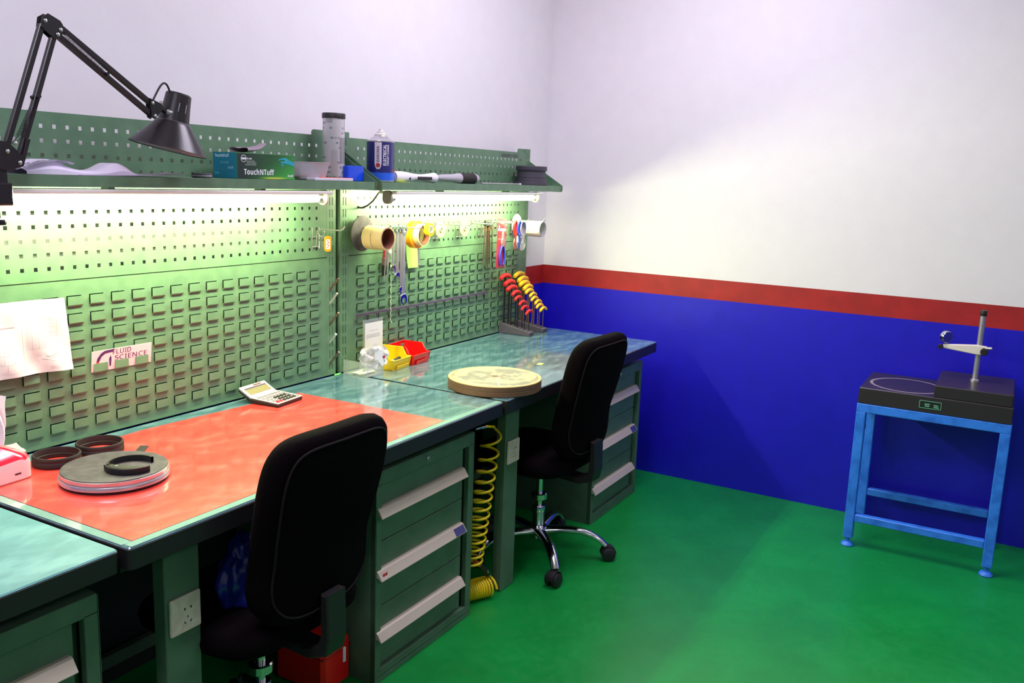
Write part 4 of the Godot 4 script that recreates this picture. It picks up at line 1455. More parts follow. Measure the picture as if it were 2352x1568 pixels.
func roll(called: String, label: String, cat: String, x: float, y: float, z: float, w: float, r0: float, r1: float, mat: Material, core: Material, group := "") -> Node3D:
	var t := thing(called, label, cat, V(x, y, z), 0.0, group)
	var m := Mb.new()
	m.lathe(ring_prof(r0 + 0.0025, r1, 0, w), 40, Transform3D(TOZ, Vector3.ZERO))
	part("winding", m, mat, t)
	m = Mb.new()
	m.lathe(ring_prof(r0, r0 + 0.0024, -0.0006, w + 0.0006), 40, Transform3D(TOZ, Vector3.ZERO))
	part("core", m, core, t)
	return t

func wrench(label: String, z: float, length: float, w: float, tilt: float, dx: float, ring: bool) -> void:
	var t := thing("wrench", label, "wrench", V(1.568 + dx, 1.374, z), 0.0, "")
	var m := Mb.new()
	var bs := Transform3D(Basis(Vector3.BACK, tilt), Vector3.ZERO)
	m.prism([P(-w * 0.5, -0.012), P(w * 0.5, -0.012), P(w * 0.42, -length * 0.5), P(w * 0.5, -length + 0.03), P(-w * 0.5, -length + 0.03), P(-w * 0.42, -length * 0.5)], -0.0024, 0.0024, bs, 0.001)
	part("shank", m, M.steel, t)
	m = Mb.new()
	m.lathe(ring_prof(w * 0.55, w * 1.05, -0.004, 0.004), 20, Transform3D(bs.basis * TOZ, bs * V(0, -w * 0.55 + 0.002, 0)))
	part("ring_end", m, M.chrome, t)
	m = Mb.new()
	var c := []
	for k in 19:
		var a := -PI / 2 + 0.5 + (TAU - 1.0) * k / 18.0
		c.append(P(cos(a) * w * 1.25, -length + 0.012 + sin(a) * w * 1.35))
	for k in 7:
		var a := -PI / 2 - 0.75 - (TAU - 1.5) * k / 6.0
		c.append(P(cos(a) * w * 0.62, -length + 0.006 + sin(a) * w * 0.8))
	m.prism(c, -0.0035, 0.0035, bs, 0.0008)
	part("open_jaw", m, M.chrome, t)

func hanging_things() -> void:
	var m := Mb.new()
	# ---- on the panel behind the red sheet
	hook("zinc wire hook at the right end of the left panel, holding keys", 1.168, 0.145)
	var t := thing("key_bunch", "bunch of keys with an orange tag hanging from the wire hook", "keys", V(1.168, 1.376, 0.032))
	m = Mb.new()
	for k in 21:
		pass
	var rp := []
	for k in 17:
		var a := TAU * k / 16
		rp.append(V(sin(a) * 0.004, -0.012 + cos(a) * 0.014, sin(a) * 0.012))
	m.tube(rp, 0.0009, 6, false)
	part("key_ring", m, M.zinc, t)
	for k in 3:
		m = Mb.new()
		var bs := Transform3D(Basis(Vector3.UP, 0.5 + 0.5 * k) * Basis(Vector3.BACK, -0.12 + 0.1 * k), V(-0.003 + 0.004 * k, -0.026, -0.006 + 0.006 * k))
		m.prism(circ(0, -0.009, 0.009, 16), -0.0008, 0.0008, bs, 0.0003, true)
		m.prism([P(-0.003, -0.016), P(0.003, -0.016), P(0.003, -0.03), P(0.0045, -0.033), P(0.003, -0.036), P(0.0045, -0.04), P(0.0, -0.047), P(-0.003, -0.044)], -0.0008, 0.0008, bs, 0.0003)
		part("key", m, M.zinc, t)
	m = Mb.new()
	var tg := Transform3D(Basis(Vector3.UP, -0.35), V(0.012, -0.024, 0.02))
	m.prism(rrect(-0.0135, -0.058, 0.0135, 0.0, 0.01), -0.0022, 0.0022, tg, 0.001, true)
	var tagm := part("key_tag", m, M.orange, t)
	m = Mb.new()
	m.prism(rrect(-0.008, -0.048, 0.008, -0.012, 0.003), 0.0022, 0.0028, tg)
	part("label_slip", m, M.white, tagm)
	m = Mb.new()
	for k in 5:
		m.box(V(-0.002 + 0.003 * (k % 2), -0.018 - 0.0058 * k, 0.003), V(0.005, 0.0036, 0.0004), 0.0, tg)
	part("red_writing", m, M.ink_red, tagm)
	# pins stuck in the slots of the post
	var spots := [[1.2505, 1.195], [1.2505, 1.145], [1.2505, 1.062], [1.2505, 0.993], [1.2505, 0.905]]
	var lens := [0.07, 0.06, 0.07, 0.05, 0.075]
	for k in 5:
		t = thing("steel_pin", "grey steel pin slanting out of the post slots, %s of the five" % ["topmost", "second from the top", "middle one", "second from the bottom", "lowest"][k], "pin", V(spots[k][0], spots[k][1] - 0.06, 0.001), 0.0, "pins in the post slots")
		m = Mb.new()
		m.tube([V(0, -0.006, -0.008), V(0.0, lens[k] * 0.75, lens[k] * 0.6)], 0.0044, 8)
		part("shaft", m, M.old_steel if k % 2 == 0 else M.steel, t)
	# drawing
	t = thing("drawing_sheet", "crumpled white technical drawing pinned to the louvred panel at the left picture edge", "drawing", V(0, 0, 0))
	var g := []
	for i in 17:
		var row := []
		for j in 31:
			var u := j / 30.0
			var w := i / 16.0
			var x := lerpf(-0.27, lerpf(0.142, 0.154, w), u)
			var z := 0.0135 + 0.004 * sin(u * 9.0 + w * 3.0) * w + 0.003 * sin(u * 23.0 - w * 7.0) * (0.3 + w) + 0.012 * w * smoothstep(0.8, 1.0, u) + 0.004 * absf(sin((u * 2.0 + w) * 4.0))
			row.append(V(x, lerpf(1.22, 1.018, w) + 0.003 * sin(u * 3.0), z))
		g.append(row)
	m = Mb.new()
	m.grid(g, false, true)
	part("sheet", m, M.drawing, t)
	# card tucked behind the louvres
	t = thing("fluid_science_card", "pink and white name card tucked behind three louvres of the left panel", "card", V(0.325, 0.991, 0.0012))
	t.rotation.x = 0.11
	m = Mb.new()
	m.box(V(0, 0.0315, 0), V(0.204, 0.063, 0.0008))
	var cd := part("card", m, mt(c8(240, 196, 204), 0.5), t)
	words("FLUID", 0.0145, M.ink, cd, at(-0.002, 0.0525, 0.0008), false, 0.062)
	words("SCIENCE", 0.0145, M.ink, cd, at(0.03, 0.0335, 0.0008), false, 0.112)
	m = Mb.new()
	m.prism([P(-0.087, -0.003), P(-0.083, 0.011), P(-0.072, 0.024), P(-0.06, 0.03), P(-0.028, 0.032), P(-0.032, 0.024), P(-0.058, 0.022), P(-0.07, 0.014), P(-0.077, 0.0)], 0.0005, 0.0008, at(0, 0.03, 0))
	m.prism([P(-0.043, -0.018), P(-0.045, 0.004), P(-0.04, 0.014), P(-0.037, 0.005), P(-0.038, -0.018)], 0.0005, 0.0008, at(0, 0.03, 0))
	part("emblem_dark", m, M.ink, cd)
	m = Mb.new()
	m.prism([P(-0.088, -0.022), P(-0.089, -0.01), P(-0.087, -0.002), P(-0.077, 0.001), P(-0.079, -0.01), P(-0.077, -0.022)], 0.0005, 0.0009, at(0, 0.03, 0))
	part("emblem_red", m, M.ink_red, cd)
	# ---- on the far panel
	var hx := [1.416, 1.568, 1.72, 1.948, 2.138, 2.328, 2.404, 2.48, 2.632]
	var hl := [0.165, 0.21, 0.17, 0.2, 0.2, 0.2, 0.15, 0.19, 0.2]
	var hn := ["wire hook carrying the black disc and masking tape rolls", "wire hook carrying the wrenches and the brush", "wire hook carrying the orange and yellow tape rolls", "long wire hook with a brass-coloured washer, right of the orange tape", "long wire hook with a washer, middle of the far panel", "long wire hook holding the bundle of rusty files", "wire hook holding the packed pliers", "wire hook holding the red and blue scoops", "last wire hook on the right, through the cut can"]
	for k in 9:
		hook("zinc " + hn[k], hx[k], hl[k])
	t = thing("rubber_disc", "black round disc hanging flat behind the masking tape rolls", "disc", V(1.408, 1.352, 0.028))
	m = Mb.new()
	m.lathe(ring_prof(0.01, 0.07, 0, 0.004), 48, Transform3D(TOZ, Vector3.ZERO))
	part("disc", m, M.rubber_disc, t)
	m = Mb.new()
	m.lathe(ring_prof(0.004, 0.012, -0.001, 0.005), 24, Transform3D(TOZ, Vector3.ZERO))
	part("grommet", m, M.black_plastic, t)
	roll("tape_roll", "wide cream masking tape roll on the hook, the one nearer the black disc", "tape", 1.416, 1.339, 0.055, 0.043, 0.0385, 0.047, M.tape, M.tape_core, "")
	roll("tape_roll", "wide cream masking tape roll with brown inside, nearest the hook tip", "tape", 1.416, 1.339, 0.1, 0.05, 0.0385, 0.0465, M.tape, M.tape_core, "")
	roll("orange_tape_roll", "large orange tape roll with cream core on the far panel", "tape", 1.72, 1.338, 0.045, 0.03, 0.0385, 0.058, M.orange, mt(c8(236, 214, 160), 0.5))
	roll("packing_tape_roll", "cream tape roll in front of the orange roll on the same hook", "tape", 1.72, 1.339, 0.078, 0.028, 0.038, 0.046, mt(c8(238, 222, 170), 0.45), M.tape_core)
	roll("yellow_tape_roll", "small bright yellow tape roll near the tip of the hook with the orange roll", "tape", 1.72, 1.364, 0.122, 0.019, 0.0135, 0.028, M.yellow, M.white)
	# brush, tweezers, wrenches and wire on the second hook
	t = thing("paint_brush", "small flat brush with red ferrule and black bristles hanging beside the wrenches", "brush", V(1.562, 1.374, 0.024))
	m = Mb.new()
	m.prism([P(-0.005, -0.002), P(0.005, -0.002), P(0.007, -0.06), P(0.014, -0.13), P(-0.014, -0.13), P(-0.007, -0.06)], -0.004, 0.004, Transform3D.IDENTITY, 0.0015)
	part("handle", m, mt(c8(150, 30, 40), 0.4), t)
	m = Mb.new()
	m.prism(rect(-0.0155, -0.158, 0.0155, -0.128), -0.006, 0.006, Transform3D.IDENTITY, 0.0012)
	part("ferrule", m, mt(c8(150, 110, 116), 0.3, 0.7), t)
	m = Mb.new()
	m.prism([P(-0.0155, -0.157), P(0.0155, -0.157), P(0.017, -0.196), P(-0.016, -0.2)], -0.006, 0.006, Transform3D.IDENTITY, 0.002)
	part("bristles", m, M.black, t)
	t = thing("tweezers", "long pointed steel tweezers hanging left of the wrenches, tip downwards", "tweezers", V(1.567, 1.374, 0.04))
	for s in [-1.0, 1.0]:
		m = Mb.new()
		m.prism([P(-0.006, 0.0), P(0.006, 0.0), P(0.007, -0.1), P(0.0012, -0.22), P(-0.0012, -0.22), P(-0.007, -0.1)], -0.001, 0.001, Transform3D(Basis(Vector3.BACK, -0.1 + s * 0.025), V(0, 0.0, s * 0.003)), 0.0004)
		part("arm", m, M.steel, t)
	m = Mb.new()
	m.lathe([P(0, 0), P(0.008, 0.0), P(0.009, 0.003), P(0, 0.005)], 16, Transform3D(TOZ, V(-0.004, -0.1, 0.008)))
	part("rivet", m, M.white, t)
	wrench("combination wrench with blue jaw mark, longest of the wrenches on the hook", 0.115, 0.305, 0.018, 0.0, 0.0, true)
	wrench("polished combination wrench of middle length, behind the longest wrench", 0.098, 0.275, 0.017, 0.03, 0.0, true)
	wrench("short combination wrench with bright jaw, left among the hanging wrenches", 0.08, 0.22, 0.018, 0.02, 0.0, true)
	wrench("dull grey wrench hanging nearest the tweezers", 0.062, 0.185, 0.014, -0.02, 0.0, true)
	t = thing("bead_wire", "thin pale twisted wire hanging straight down below the wrench hook", "wire", V(1.57, 1.374, 0.05))
	m = Mb.new()
	var bw := []
	for k in 60:
		bw.append(V(0.0018 * sin(k * 1.7), -0.39 * k / 59.0, 0.0018 * cos(k * 1.7)))
	bw.append(V(0.004, -0.398, 0.0))
	bw.append(V(0.008, -0.392, 0.002))
	m.tube(bw, 0.0013, 6)
	m.lathe([P(0, -0.003), P(0.003, 0), P(0, 0.003)], 10, at(0, -0.19, 0))
	part("strand", m, mt(c8(206, 212, 170), 0.4), t)
	t = thing("green_note", "light green paper note stuck to the panel behind the orange tape roll", "note", V(1.776, 1.24, 0.0))
	m = Mb.new()
	g = []
	for i in 7:
		var row := []
		for j in 7:
			row.append(V(-0.04 + 0.08 * j / 6.0, 0.05 - 0.1 * i / 6.0, 0.0012 + 0.012 * pow(i / 6.0, 2.0)))
		g.append(row)
	m.grid(g, false, true)
	part("sheet", m, mt(c8(150, 205, 96), 0.8, 0.0, {"cull_mode": BaseMaterial3D.CULL_DISABLED}), t)
	t = thing("steel_bar", "short flat steel bar hanging below the orange tape in front of the green note", "bar", V(1.735, 1.374, 0.07))
	m = Mb.new()
	m.prism(rect(-0.0055, -0.172, 0.0055, 0.0), -0.001, 0.001, Transform3D.IDENTITY, 0.0004)
	part("blade", m, M.steel, t)
	m = Mb.new()
	m.lathe([P(0, 0), P(0.0045, 0), P(0.0045, 0.002), P(0, 0.003)], 12, Transform3D(TOZ, V(0, -0.165, 0.001)))
	part("rivet", m, M.zinc, t)
	for k in 2:
		t = thing("washer_disc", ["brass-coloured washer on the hook right of the yellow tape roll", "dull washer on the long hook in the middle of the far panel"][k], "washer", V([1.948, 2.138][k], 1.35, [0.03, 0.035][k]))
		m = Mb.new()
		m.lathe(ring_prof(0.0075, 0.037, 0, 0.004), 36, Transform3D(TOZ, V(0, 0, 0)))
		part("washer", m, mt(c8(186, 178, 128), 0.4, 0.2), t)
		m = Mb.new()
		m.lathe(ring_prof(0.0068, 0.012, 0.004, 0.009), 24, Transform3D(TOZ, V(0, 0, 0)))
		part("boss", m, M.zinc, t)
	# bundle of thin files held by a black clip
	for k in 6:
		t = thing("needle_file", "rusty thin file hanging in the bundle under the black clip, %s from the left" % ["first", "second", "third", "fourth", "fifth", "sixth"][k], "file", V(2.316 + 0.009 * k, 1.36, 0.04 + 0.006 * (k % 3)), 0.0, "files in the bundle")
		m = Mb.new()
		m.prism([P(-0.0036, 0.0), P(0.0036, 0.0), P(0.0036, -0.15 - 0.01 * (k % 3)), P(0.001, -0.19 - 0.008 * (k % 4)), P(-0.001, -0.19 - 0.008 * (k % 4)), P(-0.0036, -0.15 - 0.01 * (k % 3))], -0.0014, 0.0014, Transform3D(Basis(Vector3.BACK, -0.05 + 0.02 * k), Vector3.ZERO), 0.0005)
		part("blade", m, M.old_steel, t)
		m = Mb.new()
		m.box(V(0, -0.012, 0), V(0.0084, 0.03, 0.004), 0.001, Transform3D(Basis(Vector3.BACK, -0.05 + 0.02 * k), Vector3.ZERO))
		part("tang_grip", m, mt(c8(96, 60, 40), 0.6), t)
	t = thing("binder_clip", "small black clip gripping the bundle of files on the hook", "clip", V(2.335, 1.372, 0.045))
	m = Mb.new()
	m.prism([P(-0.011, -0.014), P(0.011, -0.014), P(0.003, 0.012), P(-0.003, 0.012)], -0.028, 0.03, Transform3D(SIDE, Vector3.ZERO), 0.001)
	part("jaw", m, M.black, t)
	m = Mb.new()
	m.tube([V(-0.006, 0.01, 0.002), V(-0.006, 0.022, 0.01), V(0.006, 0.022, 0.01), V(0.006, 0.01, 0.002)], 0.001, 6)
	part("wire_handle", m, M.zinc, t)
	# carded pliers
	t = thing("packed_pliers", "blue-handled pliers in a red blister card hanging on the far panel", "pliers", V(2.404, 1.374, 0.085), 0.12)
	m = Mb.new()
	m.prism(rrect(-0.053, -0.222, 0.053, 0.016, 0.003), -0.0006, 0.0006, Transform3D(Basis(Vector3.BACK, -0.05), Vector3.ZERO))
	var bc := part("blister_card", m, mt(c8(176, 30, 44), 0.35, 0.0, {"clearcoat_enabled": true, "clearcoat": 0.6}), t)
	m = Mb.new()
	m.prism(rrect(-0.022, -0.007, 0.022, 0.003, 0.004), 0.0006, 0.001, Transform3D(Basis(Vector3.BACK, -0.05), Vector3.ZERO))
	part("hang_slot", m, M.white, bc)
	m = Mb.new()
	m.prism(rect(-0.05, -0.042, -0.012, -0.03), 0.0006, 0.001, Transform3D(Basis(Vector3.BACK, -0.05), Vector3.ZERO))
	part("blue_flash", m, mt(c8(90, 140, 214), 0.4), bc)
	m = Mb.new()
	m.prism(rect(-0.012, -0.042, 0.046, -0.03), 0.0006, 0.001, Transform3D(Basis(Vector3.BACK, -0.05), Vector3.ZERO))
	m.lathe(ring_prof(0.0035, 0.0065, 0.0006, 0.001), 16, Transform3D(TOZ, V(-0.036, -0.02, 0)))
	part("white_print", m, mt(c8(206, 200, 206), 0.5), bc)
	m = Mb.new()
	var hb := Transform3D(Basis(Vector3.BACK, -0.03), V(0.004, 0, 0.005))
	m.prism([P(-0.006, -0.042), P(0.006, -0.042), P(0.009, -0.08), P(0.016, -0.084), P(0.016, -0.1), P(0.01, -0.118), P(-0.01, -0.118), P(-0.016, -0.1), P(-0.016, -0.084), P(-0.009, -0.08)], -0.004, 0.005, hb, 0.0012)
	part("head", m, M.steel, t)
	for s in [-1.0, 1.0]:
		m = Mb.new()
		m.tube([hb * V(s * 0.006, -0.112, 0), hb * V(s * 0.022, -0.14, 0), hb * V(s * 0.028, -0.17, 0), hb * V(s * 0.022, -0.2, 0), hb * V(s * 0.016, -0.208, 0)], [0.005, 0.006, 0.0062, 0.0058, 0.005], 10)
		part("handle", m, M.blue_grip, t)
	# scoops
	for k in 3:
		var nm: String = ["red plastic scoop with its handle down, right of the packed pliers", "blue plastic scoop half hidden behind the red one", "grey metal scoop behind the blue one"][k]
		t = thing("scoop", nm, "scoop", V(2.48, 1.376, [0.12, 0.142, 0.162][k]), [0.3, 0.2, 0.1][k], "")
		var mm: Material = [mt(c8(226, 32, 20), 0.35), mt(c8(30, 66, 190), 0.35), M.steel][k]
		m = Mb.new()
		g = []
		for i in 8:
			var row := []
			var r := i / 7.0
			for j in 24:
				var a := TAU * j / 24
				row.append(V(cos(a) * 0.03 * r, -0.032 + sin(a) * 0.04 * r, -0.014 * (1.0 - r * r)))
			g.append(row)
		g.append(g[7].map(func(q): return q * V(1.06, 1, 1) + V(0, 0.0, 0.0012)))
		g.append(g[7].map(func(q): return q * V(1.08, 1, 1) + V(0, 0.0, -0.002)))
		for i in 7:
			g.append(g[6 - i].map(func(q): return q + V(0, 0, -0.0025)))
		m.grid(g, true)
		part("bowl", m, mm, t)
		m = Mb.new()
		m.prism([P(-0.02, -0.06), P(0.02, -0.06), P(0.012, -0.082), P(0.014, -0.12), P(0.006, -0.134), P(-0.006, -0.134), P(-0.012, -0.115), P(-0.022, -0.104), P(-0.024, -0.098), P(-0.012, -0.097), P(-0.012, -0.082)], -0.003, 0.001, Transform3D.IDENTITY, 0.0008)
		part("handle", m, mm, t)
	# cut can, white disc, silver ring on the last hook
	t = thing("white_disc", "white round disc flat against the far panel behind the cut can", "disc", V(2.655, 1.357, 0.02))
	m = Mb.new()
	m.lathe([P(0.006, 0), P(0.047, 0), P(0.05, 0.003), P(0.047, 0.007), P(0.006, 0.012), P(0.006, 0)], 40, Transform3D(TOZ, Vector3.ZERO))
	part("disc", m, M.white, t)
	m = Mb.new()
	m.lathe(ring_prof(0.0045, 0.009, 0.011, 0.014), 20, Transform3D(TOZ, Vector3.ZERO))
	part("collar", m, M.grey_plastic, t)
	t = thing("cut_can", "silver and white drink can cut open at the end, hung sideways on the last hook", "can", V(2.632, 1.339, 0.06))
	m = Mb.new()
	m.lathe([P(0.03, 0.004), P(0.036, 0.006), P(0.039, 0.012), P(0.039, 0.115), P(0.0365, 0.126), P(0.0372, 0.1275), P(0.0385, 0.128), P(0.0362, 0.13), P(0.0352, 0.126), P(0.038, 0.113), P(0.038, 0.013), P(0.03, 0.006)], 44, Transform3D(TOZ, Vector3.ZERO))
	part("shell", m, mt(c8(206, 204, 206), 0.35, 0.4), t)
	m = Mb.new()
	m.lathe([P(0.0393, 0.014), P(0.0393, 0.112)], 44, Transform3D(TOZ, Vector3.ZERO), 40.0, PI * 0.8, TAU * 1.2)
	var cl := part("white_print", m, mt(c8(226, 222, 226), 0.3), t)
	m = Mb.new()
	var cp := []
	for k in 25:
		var a := -PI * 0.5 + PI * 1.3 * k / 24.0
		var th := PI * 0.98 + sin(a) * 0.26
		cp.append(V(cos(th) * 0.0396, -sin(th) * 0.0396, 0.06 + cos(a) * 0.009))
	m.tube(cp, 0.0011, 6)
	part("red_ring_mark", m, M.ink_red, cl)
	t = thing("metal_ring", "open silver metal ring hanging below the cut can", "ring", V(2.615, 1.262, 0.05))
	m = Mb.new()
	m.lathe([P(0.034, 0), P(0.036, 0.0), P(0.0375, 0.004), P(0.0375, 0.03), P(0.036, 0.034), P(0.0335, 0.034), P(0.034, 0.03), P(0.034, 0)], 40, Transform3D(TOZ, Vector3.ZERO))
	part("band", m, M.steel, t)
	m = Mb.new()
	m.tube([V(0, 0.036, 0.017), V(0.005, 0.07, 0.02), V(0.012, 0.108, 0.03)], 0.001, 6)
	part("wire_loop", m, M.zinc, t)
	# dark strip lying on one row of louvres
	t = thing("dark_strip", "long thin dark purple strip threaded along one row of louvres on the far panel", "strip", V(1.394, 1.0165, 0.0118))
	m = Mb.new()
	m.box(V(0.51, 0.0065, 0.0), V(1.02, 0.011, 0.0018), 0.0005)
	m.box(V(0.006, -0.006, 0.0), V(0.01, 0.02, 0.0018), 0.0005)
	for k in 14:
		m.box(V(0.05 + 0.07 * k + 0.016, -0.006, -0.003), V(0.008, 0.02, 0.0014), 0.0)
	part("strip", m, M.purple_tape, t)

# ---------------------------------------------------------------- things on the bench tops
func crumple(w: float, h: float, nx: int, ny: int, amp: float, sd: int) -> Array:
	var f := FastNoiseLite.new()
	f.seed = sd
	f.frequency = 1.0
	f.fractal_octaves = 3
	var g := []
	for i in ny + 1:
		var row := []
		for j in nx + 1:
			var u := float(j) / nx - 0.5
			var v := float(i) / ny - 0.5
			row.append(V(u * w, -v * h, amp * f.get_noise_2d(u * 2.6, v * 2.6) * 2.0 + amp * absf(f.get_noise_2d(u * 1.4 + 9.0, v * 1.4)) * 2.0))
		g.append(row)
	return g

func disc_top(m: Mb, r: float, y: float) -> void:
	for j in 64:
		var a := TAU * j / 64
		var b := TAU * (j + 1) / 64
		m.tri(V(0, y, 0), V(cos(a) * r, y, sin(a) * r), V(cos(b) * r, y, sin(b) * r), Vector3.UP, Vector3.UP, Vector3.UP, P(0.5, 0.5), P(0.5 + 0.5 * cos(a), 0.5 + 0.5 * sin(a)), P(0.5 + 0.5 * cos(b), 0.5 + 0.5 * sin(b)))

func bin(label: String, x: float, z: float, ry: float, mat: Material) -> Node3D:
	var t := thing("storage_bin", label, "bin", V(x, TOP + 0.0003, z), ry)
	var W := 0.066
	var m := Mb.new()
	# side walls follow the hopper outline; floor, back and the low front lip
	var prof := [P(-0.06, 0.0), P(-0.064, 0.07), P(-0.064, 0.075), P(0.028, 0.075), P(0.045, 0.046), P(0.05, 0.042), P(0.068, 0.042), P(0.07, 0.038), P(0.062, 0.006), P(0.058, 0.0)]
	for s in [-1.0, 1.0]:
		m.prism(prof, -0.001, 0.001, Transform3D(SIDE * Basis(Vector3.UP, 0.0), V(s * (W - 0.001), 0, 0)), 0.0004)
		# rolled rim
		m.tube([V(s * W, 0.0745, -0.063), V(s * W, 0.0745, 0.027), V(s * W, 0.045, 0.045), V(s * W, 0.0415, 0.05), V(s * W, 0.0415, 0.068)], 0.0022, 8)
		m.prism([P(-0.045, 0.012), P(-0.045, 0.06), P(-0.041, 0.06), P(-0.041, 0.012)], -0.0008, 0.0012, Transform3D(SIDE, V(s * (W + 0.0006), 0, 0)), 0.0)
		m.prism([P(0.012, 0.012), P(0.012, 0.06), P(0.016, 0.06), P(0.016, 0.012)], -0.0008, 0.0012, Transform3D(SIDE, V(s * (W + 0.0006), 0, 0)), 0.0)
	m.box(V(0, 0.001, 0), V(2 * W, 0.002, 0.122))
	m.flat(V(-W, 0.0, -0.061), V(W, 0.0, -0.061), V(W, 0.075, -0.064), V(-W, 0.075, -0.064), V(0, 0, -1))
	m.tube([V(-W, 0.0745, -0.063), V(W, 0.0745, -0.063)], 0.0022, 8)
	m.flat(V(-W, 0.002, 0.0605), V(W, 0.002, 0.0605), V(W, 0.041, 0.0685), V(-W, 0.041, 0.0685), V(0, 0, 1))
	m.flat(V(-W, 0.002, 0.0585), V(W, 0.002, 0.0585), V(W, 0.041, 0.0665), V(-W, 0.041, 0.0665), V(0, 0, -1))
	m.tube([V(-W, 0.0415, 0.068), V(W, 0.0415, 0.068)], 0.0022, 8)
	part("tray", m, mat, t)
	m = Mb.new()
	m.box(V(0, 0.02, 0.0655), V(0.09, 0.018, 0.002), 0.0005, Transform3D(Basis(Vector3.RIGHT, 0.2), V(0, 0.001, 0.0)))
	part("label_ledge", m, mat, t)
	return t

func hex_set(label: String, x: float, cnt: int, mat: Material, rod: Material, what: String, span: float) -> void:
	var t := thing("hex_key_stand", label, "stand", V(x, TOP + 0.0003, 0.0))
	var m := Mb.new()
	m.prism([P(0.004, 0.0), P(0.184, 0.0), P(0.186, 0.018), P(0.18, 0.022), P(0.012, 0.054), P(0.004, 0.052)], -0.024, 0.024, Transform3D(SIDE, Vector3.ZERO), 0.002)
	var bd := part("block", m, M.dark_grey, t)
	m = Mb.new()
	for k in cnt:
		var z := 0.02 + span * k / (cnt - 1)
		var top := 0.0545 - 0.032 * (z - 0.012) / 0.168
		for s in [-0.011, 0.011]:
			m.lathe([P(0, 0), P(0.0035, 0), P(0.0035, 0.0016), P(0, 0.0016)], 10, at(s, top - 0.0006, z))
	part("key_holes", m, M.black, bd)
	for k in cnt:
		var u := float(k) / (cnt - 1)
		var z := 0.022 + span * u
		var hy := lerpf(0.298, 0.128, pow(u, 0.9))
		var L := lerpf(0.062, 0.044, smoothstep(0.2, 0.6, u))
		var r := lerpf(0.011, 0.0075, smoothstep(0.25, 0.6, u))
		var s := -0.011 if k % 2 == 0 else 0.011
		var o := thing("hex_key", "%s %s T-handle hex key of its set, counted by height from the back" % [["tallest", "second tallest", "third tallest", "fourth tallest", "fifth tallest", "sixth tallest", "seventh tallest", "eighth tallest", "second shortest", "shortest"][k if k < cnt - 1 or cnt == 10 else 9], what], "hex key", V(x + s * 0.5, TOP, z), 0.1, what + " hex keys in the stand")
		var base := 0.0565 - 0.032 * (z - 0.012) / 0.168
		m = Mb.new()
		m.tube([V(0, base, 0), V(0, hy - r * 0.5, 0)], lerpf(0.005, 0.0022, u), 6)
		part("shaft", m, rod, o)
		m = Mb.new()
		var pts := []
		for q in 11:
			var a := (q / 10.0 - 0.5) * 2.0
			pts.append(V(a * L, hy - 0.014 * a * a, 0))
		var rr := []
		for q in 11:
			var a := absf(q / 10.0 - 0.5) * 2.0
			rr.append(r * (1.0 if a < 0.95 else 0.75))
		m.tube(pts, rr, 12)
		part("grip", m, mat, o)

